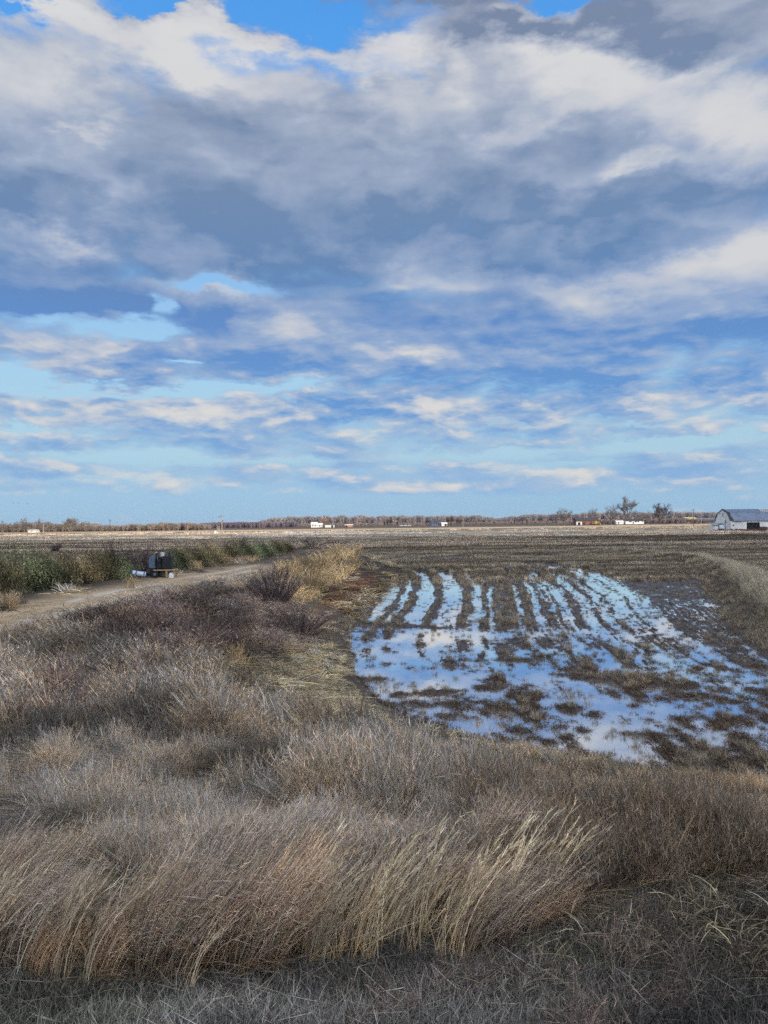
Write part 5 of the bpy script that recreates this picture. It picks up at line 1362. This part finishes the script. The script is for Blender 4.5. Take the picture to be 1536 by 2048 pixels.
# bright tufts along the track edge
tp_ = [(15, 1222), (26, 1220), (236, 1262), (262, 1256), (268, 1262), (392, 1142), (398, 1140), (462, 1128), (470, 1127), (480, 1126), (488, 1125), (500, 1124), (515, 1120), (465, 1285), (478, 1290), (60, 1350), (262, 1178)]
xy = np.array([G(a, b, 1.75) for a, b in tp_ for _ in range(3)]) + rng.normal(0, .15, (len(tp_) * 3, 2))
scatter('orange_tufts', C_WISP2 if 'C_WISP2' in globals() else C_WISP, xy[:, 0], xy[:, 1], rng.uniform(0, 6.28, len(xy)), rng.uniform(.7, 1.1, len(xy)), tints(len(xy), [(1.25, 1.0, .68), (1.15, .95, .68)]), 'bright orange tan grass tufts beside the dirt track', 'grass')

# ---- pump engine on its stand
px0_, Y0_ = 320.0, 47.0
x_ = AT(px0_, 1157, Y0_)[0]; g = gz(x_, Y0_)
k_ = Y0_ / F_PX
zoff = AT(px0_, 1157, Y0_)[1] - g
P = thing('pump_engine', 'black irrigation pump engine with blue grey hood on a wheeled timber stand', 'pump engine', (x_, Y0_, g), rz=.12)
def X_(px): return (px - px0_) * k_
def Z_(py): return (1157 - py) * k_ + max(zoff, -.05)
m_ = MB(); m_.box(X_(309), X_(352.5), -.45, .45, Z_(1142.4), Z_(1140), bev=.01); m_.build('deck', M_WOODT, P)
for (a, b_) in ((333, 337.5), (348.5, 352)):
    for yy_ in (-.42, .34):
        m_ = MB(); m_.box(X_(a), X_(b_), yy_, yy_ + .09, 0, Z_(1142.5)); m_.build('leg', M_WOODT, P)
m_ = MB(); m_.tube([(X_(336), -.40, Z_(1143)), (X_(344), -.40, .03)], .03, 6); m_.tube([(X_(331), -.40, Z_(1143)), (X_(322), -.40, .03)], .035, 6); m_.build('brace', M_BLACK, P)
for yy_ in (-.5, .42):
    for cx in (312.5,):
        m_ = MB(); m_.tube([(X_(cx), yy_, .20), (X_(cx), yy_ + .14, .20)], .21, 18)
        wh = m_.build('wheel', M_RUBBER, P)
        m_ = MB(); m_.tube([(X_(cx), yy_ - .012, .20), (X_(cx), yy_ + .152, .20)], .09, 12); m_.build('rim', M_SHROUD, wh)
m_ = MB(); m_.box(X_(325.5), X_(344.5), -.40, .38, Z_(1139.8), Z_(1113.5), bev=.03)
en = m_.build('radiator_housing', M_BLACK, P)
m_ = MB()
for k in range(10): m_.box(X_(327.5) + k * .047, X_(327.5) + .018 + k * .047, -.425, -.402, Z_(1136), Z_(1116))
m_.build('grille', M_SHINGLE, en)
m_ = MB(); m_.box(X_(314.5), X_(325.3), -.30, .28, Z_(1139.8), Z_(1120), bev=.04); m_.tube([(X_(317), -.33, Z_(1124)), (X_(324), -.33, Z_(1124))], .05, 8); m_.tube([(X_(320), 0, Z_(1120)), (X_(320), 0, Z_(1115.5))], .1, 8); m_.build('engine_block', M_BLACK, P)
m_ = MB(); m_.tube([(X_(325.2), -.05, Z_(1115.5)), (X_(325.2), -.05, Z_(1106))], .155, 20); m_.build('air_cleaner', M_STEEL, P, False)
m_ = MB(); m_.tube([(X_(313.6), -.1, Z_(1132)), (X_(313.6), -.1, Z_(1106))], .04, 8); ex = m_.build('exhaust_pipe', M_BLACK, P)
m_ = MB(); m_.tube([(X_(313.6), -.1, Z_(1107)), (X_(313.6), -.1, Z_(1104.7))], .055, 10); m_.build('rain_cap', M_STEEL, ex)
m_ = MB(); m_.tube([(X_(338), .1, Z_(1114)), (X_(338), .1, Z_(1106)), (X_(340), .1, Z_(1104))], .04, 8); m_.build('filler_pipe', M_BLACK, P)
pr = [(X_(299.8), Z_(1137)), (X_(299.2), Z_(1122)), (X_(300.5), Z_(1116)), (X_(303), Z_(1113)), (X_(306.5), Z_(1112)), (X_(309.5), Z_(1113.6)), (X_(311.3), Z_(1118)), (X_(312.0), Z_(1137))]
m_ = MB(); m_.prism(pr, -.22, .20); m_.build('hood', M_SHROUD, P)
m_ = MB(); m_.tube([(X_(305), 0, Z_(1137.2)), (X_(305), 0, 0)], [.1, .12], 12); m_.box(X_(300), X_(313), -.2, .2, Z_(1141), Z_(1137.3)); m_.tube([(X_(305), 0, .22), (X_(297), 0, .2), (X_(291), -.05, .2)], .11, 12); m_.build('pump_pipe', M_BLACK, P)
x2 = AT(278, 1150, 46.8)[0]; g2 = gz(x2, 46.8)
Lp = (292.5 - 264.5) * .0304 / 2
o = thing('irrigation_pipe', 'white and blue plastic irrigation pipe lying left of the pump engine', 'pipe', (x2, 46.8, g2 + .17), rz=.05)
m_ = MB(); m_.tube([(-Lp, 0, .12), (-Lp * .5, 0, .08), (Lp * .3, 0, 0.02), (Lp, 0, 0)], .15, 16); m_.build('pipe_wall', M_WRAP, o, True)
for a, b_ in ((-Lp, -Lp * .86), (-Lp * .4, -Lp * .25), (Lp * .72, Lp * .84)):
    za = .12 - .1 * (a + Lp) / (2 * Lp)
    m_ = MB(); m_.tube([(a, 0, za), (b_, 0, za - .01)], .158, 16); m_.build('blue_band', M_WRAPB, o, True)
x2 = AT(342.5, 1157, 46.2)[0]; g2 = gz(x2, 46.2)
o = thing('plastic_jug', 'white plastic jug standing in front of the pump stand', 'jug', (x2, 46.2, g2))
m_ = MB(); m_.box(-.135, .135, -.09, .09, 0, .25, bev=.03); m_.tube([(-.04, 0, .25), (-.04, 0, .29), (-.04, 0, .32)], [.09, .05, .035], 12); m_.build('body', M_JUG, o)
m_ = MB(); m_.tube([(.10, 0, .22), (.10, 0, .31), (.0, 0, .30)], .018, 6); m_.build('handle', M_JUG, o)
m_ = MB(); m_.tube([(-.04, 0, .322), (-.04, 0, .35)], .042, 10); m_.build('cap', M_WRAPB, o)

# ---- birds
def bird(px, py, span, label, roll_=0.0, head=0.0, Y=160, group='dark birds in the sky'):
    x_, z_ = AT(px, py, Y); o = thing('bird', label, 'bird', (x_, Y, z_), group=group); o.rotation_euler = (roll_ * .3, roll_, head)
    s_ = span * Y / F_PX / 2
    m_ = MB(); m_.tube([(0, -.55 * s_, 0), (0, -.3 * s_, .02), (0, 0, 0), (0, .35 * s_, 0), (0, .5 * s_, .0)], [.03 * s_, .09 * s_, .14 * s_, .08 * s_, .03 * s_], 8); m_.build('body', M_BIRD, o, True)
    for sd in (-1, 1):
        m_ = MB(); m_.slab([(sd * .1 * s_, -.18 * s_, .03 * s_), (sd * .5 * s_, -.25 * s_, .22 * s_), (sd * .5 * s_, .06 * s_, .22 * s_), (sd * .1 * s_, .18 * s_, .03 * s_)][::sd], .03 * s_)
        m_.slab([(sd * .5 * s_, -.25 * s_, .22 * s_), (sd * s_, -.02 * s_, .10 * s_), (sd * s_, .03 * s_, .10 * s_), (sd * .5 * s_, .06 * s_, .22 * s_)][::sd], .03 * s_); m_.build('wing', M_BIRD, o)
for a in [(117.5, 705, 4.5, 'upper left of the small dark birds before the white cloud', 1.2), (129, 706, 4.0, 'second of the small dark birds before the white cloud', .8), (144.5, 704, 4.0, 'third of the small dark birds before the white cloud', -.9), (118.5, 712.5, 3, 'tiny lower bird beneath the first before the white cloud', .6), (167, 708.6, 3, 'tiny faint bird furthest right before the white cloud', 1.0),
          (624, 778, 9, 'large slanting dark bird before the pale blue gap', 1.0), (617.5, 786, 5, 'faint bird just below the large slanting one', .9), (711, 772, 6, 'steeply tilted dark bird right of the blue gap', -1.1), (725, 773, 4, 'small dark bird furthest right over the blue cloud', .4)]:
    bird(*a[:4], roll_=a[4], head=.4)
for k, (px, py, sp) in enumerate([(4, 1009.3, 3.5), (26, 1005.3, 5), (30, 1006.5, 4), (35.5, 1005.6, 4.5), (39, 1006.8, 4.5), (55, 1007.6, 5.5), (67, 1008.6, 4.5)]):
    bird(px, py, sp, ('leftmost bird of the low flock at the left edge', 'second bird of the low flock at the left edge', 'third bird, slightly lower, of the low left flock', 'fourth bird of the low flock at the left edge', 'fifth bird, slightly lower, of the low left flock', 'sixth bird of the low flock, wings spread flat', 'rightmost bird of the low flock at the left edge')[k], 0.1, 1.35 if k % 2 else .2, Y=260, group='low flock of birds over the left horizon')

# white geese resting in a long line
m_ = MB(); m_.ball((0, 0, .42), .42, .2, .2, 9, 6); m_.tube([(.3, 0, .48), (.42, 0, .62), (.44, 0, .85)], [.09, .055, .045], 6); m_.ball((.48, 0, .88), .09, .05, .055, 6, 5)
m_.tube([(-.3, 0, .46), (-.58, 0, .5)], [.12, .04], 6); m_.tube([(.02, .06, 0), (.02, .06, .25)], .018, 4); m_.tube([(.02, -.06, 0), (.02, -.06, .25)], .018, 4)
goose = m_.build('goose', M_GOOSE, smooth=True)
gg = 'white geese in a long line across the far field'
tag(goose, 'white goose standing in the long line of geese across the far field', 'goose', gg)
gr = np.random.default_rng(5)
first = True
for k in range(280):
    px = gr.choice([gr.uniform(470, 760), gr.uniform(470, 1160), gr.uniform(20, 330), gr.uniform(760, 1160)], p=[.45, .3, .1, .15])
    yb = np.interp(px, [0, 400, 600, 780, 1160, 1300], [1076, 1071.5, 1069.3, 1067.2, 1062, 1060]) + gr.normal(0, .55)
    x_, y_ = G(px, yb, .3)
    o = goose if first else goose.copy()
    if not first: scene.collection.objects.link(o)
    first = False
    o.location = (x_, y_, gz(x_, y_)); o.rotation_euler = (0, 0, gr.uniform(0, 6.28)); s_ = gr.uniform(.9, 1.25); o.scale = (s_, s_, s_)

# ------------------------------------------------------------------ the air itself
m_ = MB(); m_.box(-6000, 6000, -70, 8500, -1.6, 32)
hz = bpy.data.materials.new('haze_air'); hz.use_nodes = True
nt = NT(hz.node_tree); nt.n.clear()
pv = nt.n.new('ShaderNodeVolumePrincipled'); pv.inputs['Color'].default_value = (.82, .90, 1, 1); pv.inputs['Density'].default_value = .00004; pv.inputs['Anisotropy'].default_value = .2
o_ = nt.n.new('ShaderNodeOutputMaterial'); nt.l.new(pv.outputs[0], o_.inputs['Volume'])
haze = m_.build('haze', hz); tag(haze, 'thin pale blue winter haze softening the far woods', 'haze', kind='stuff')
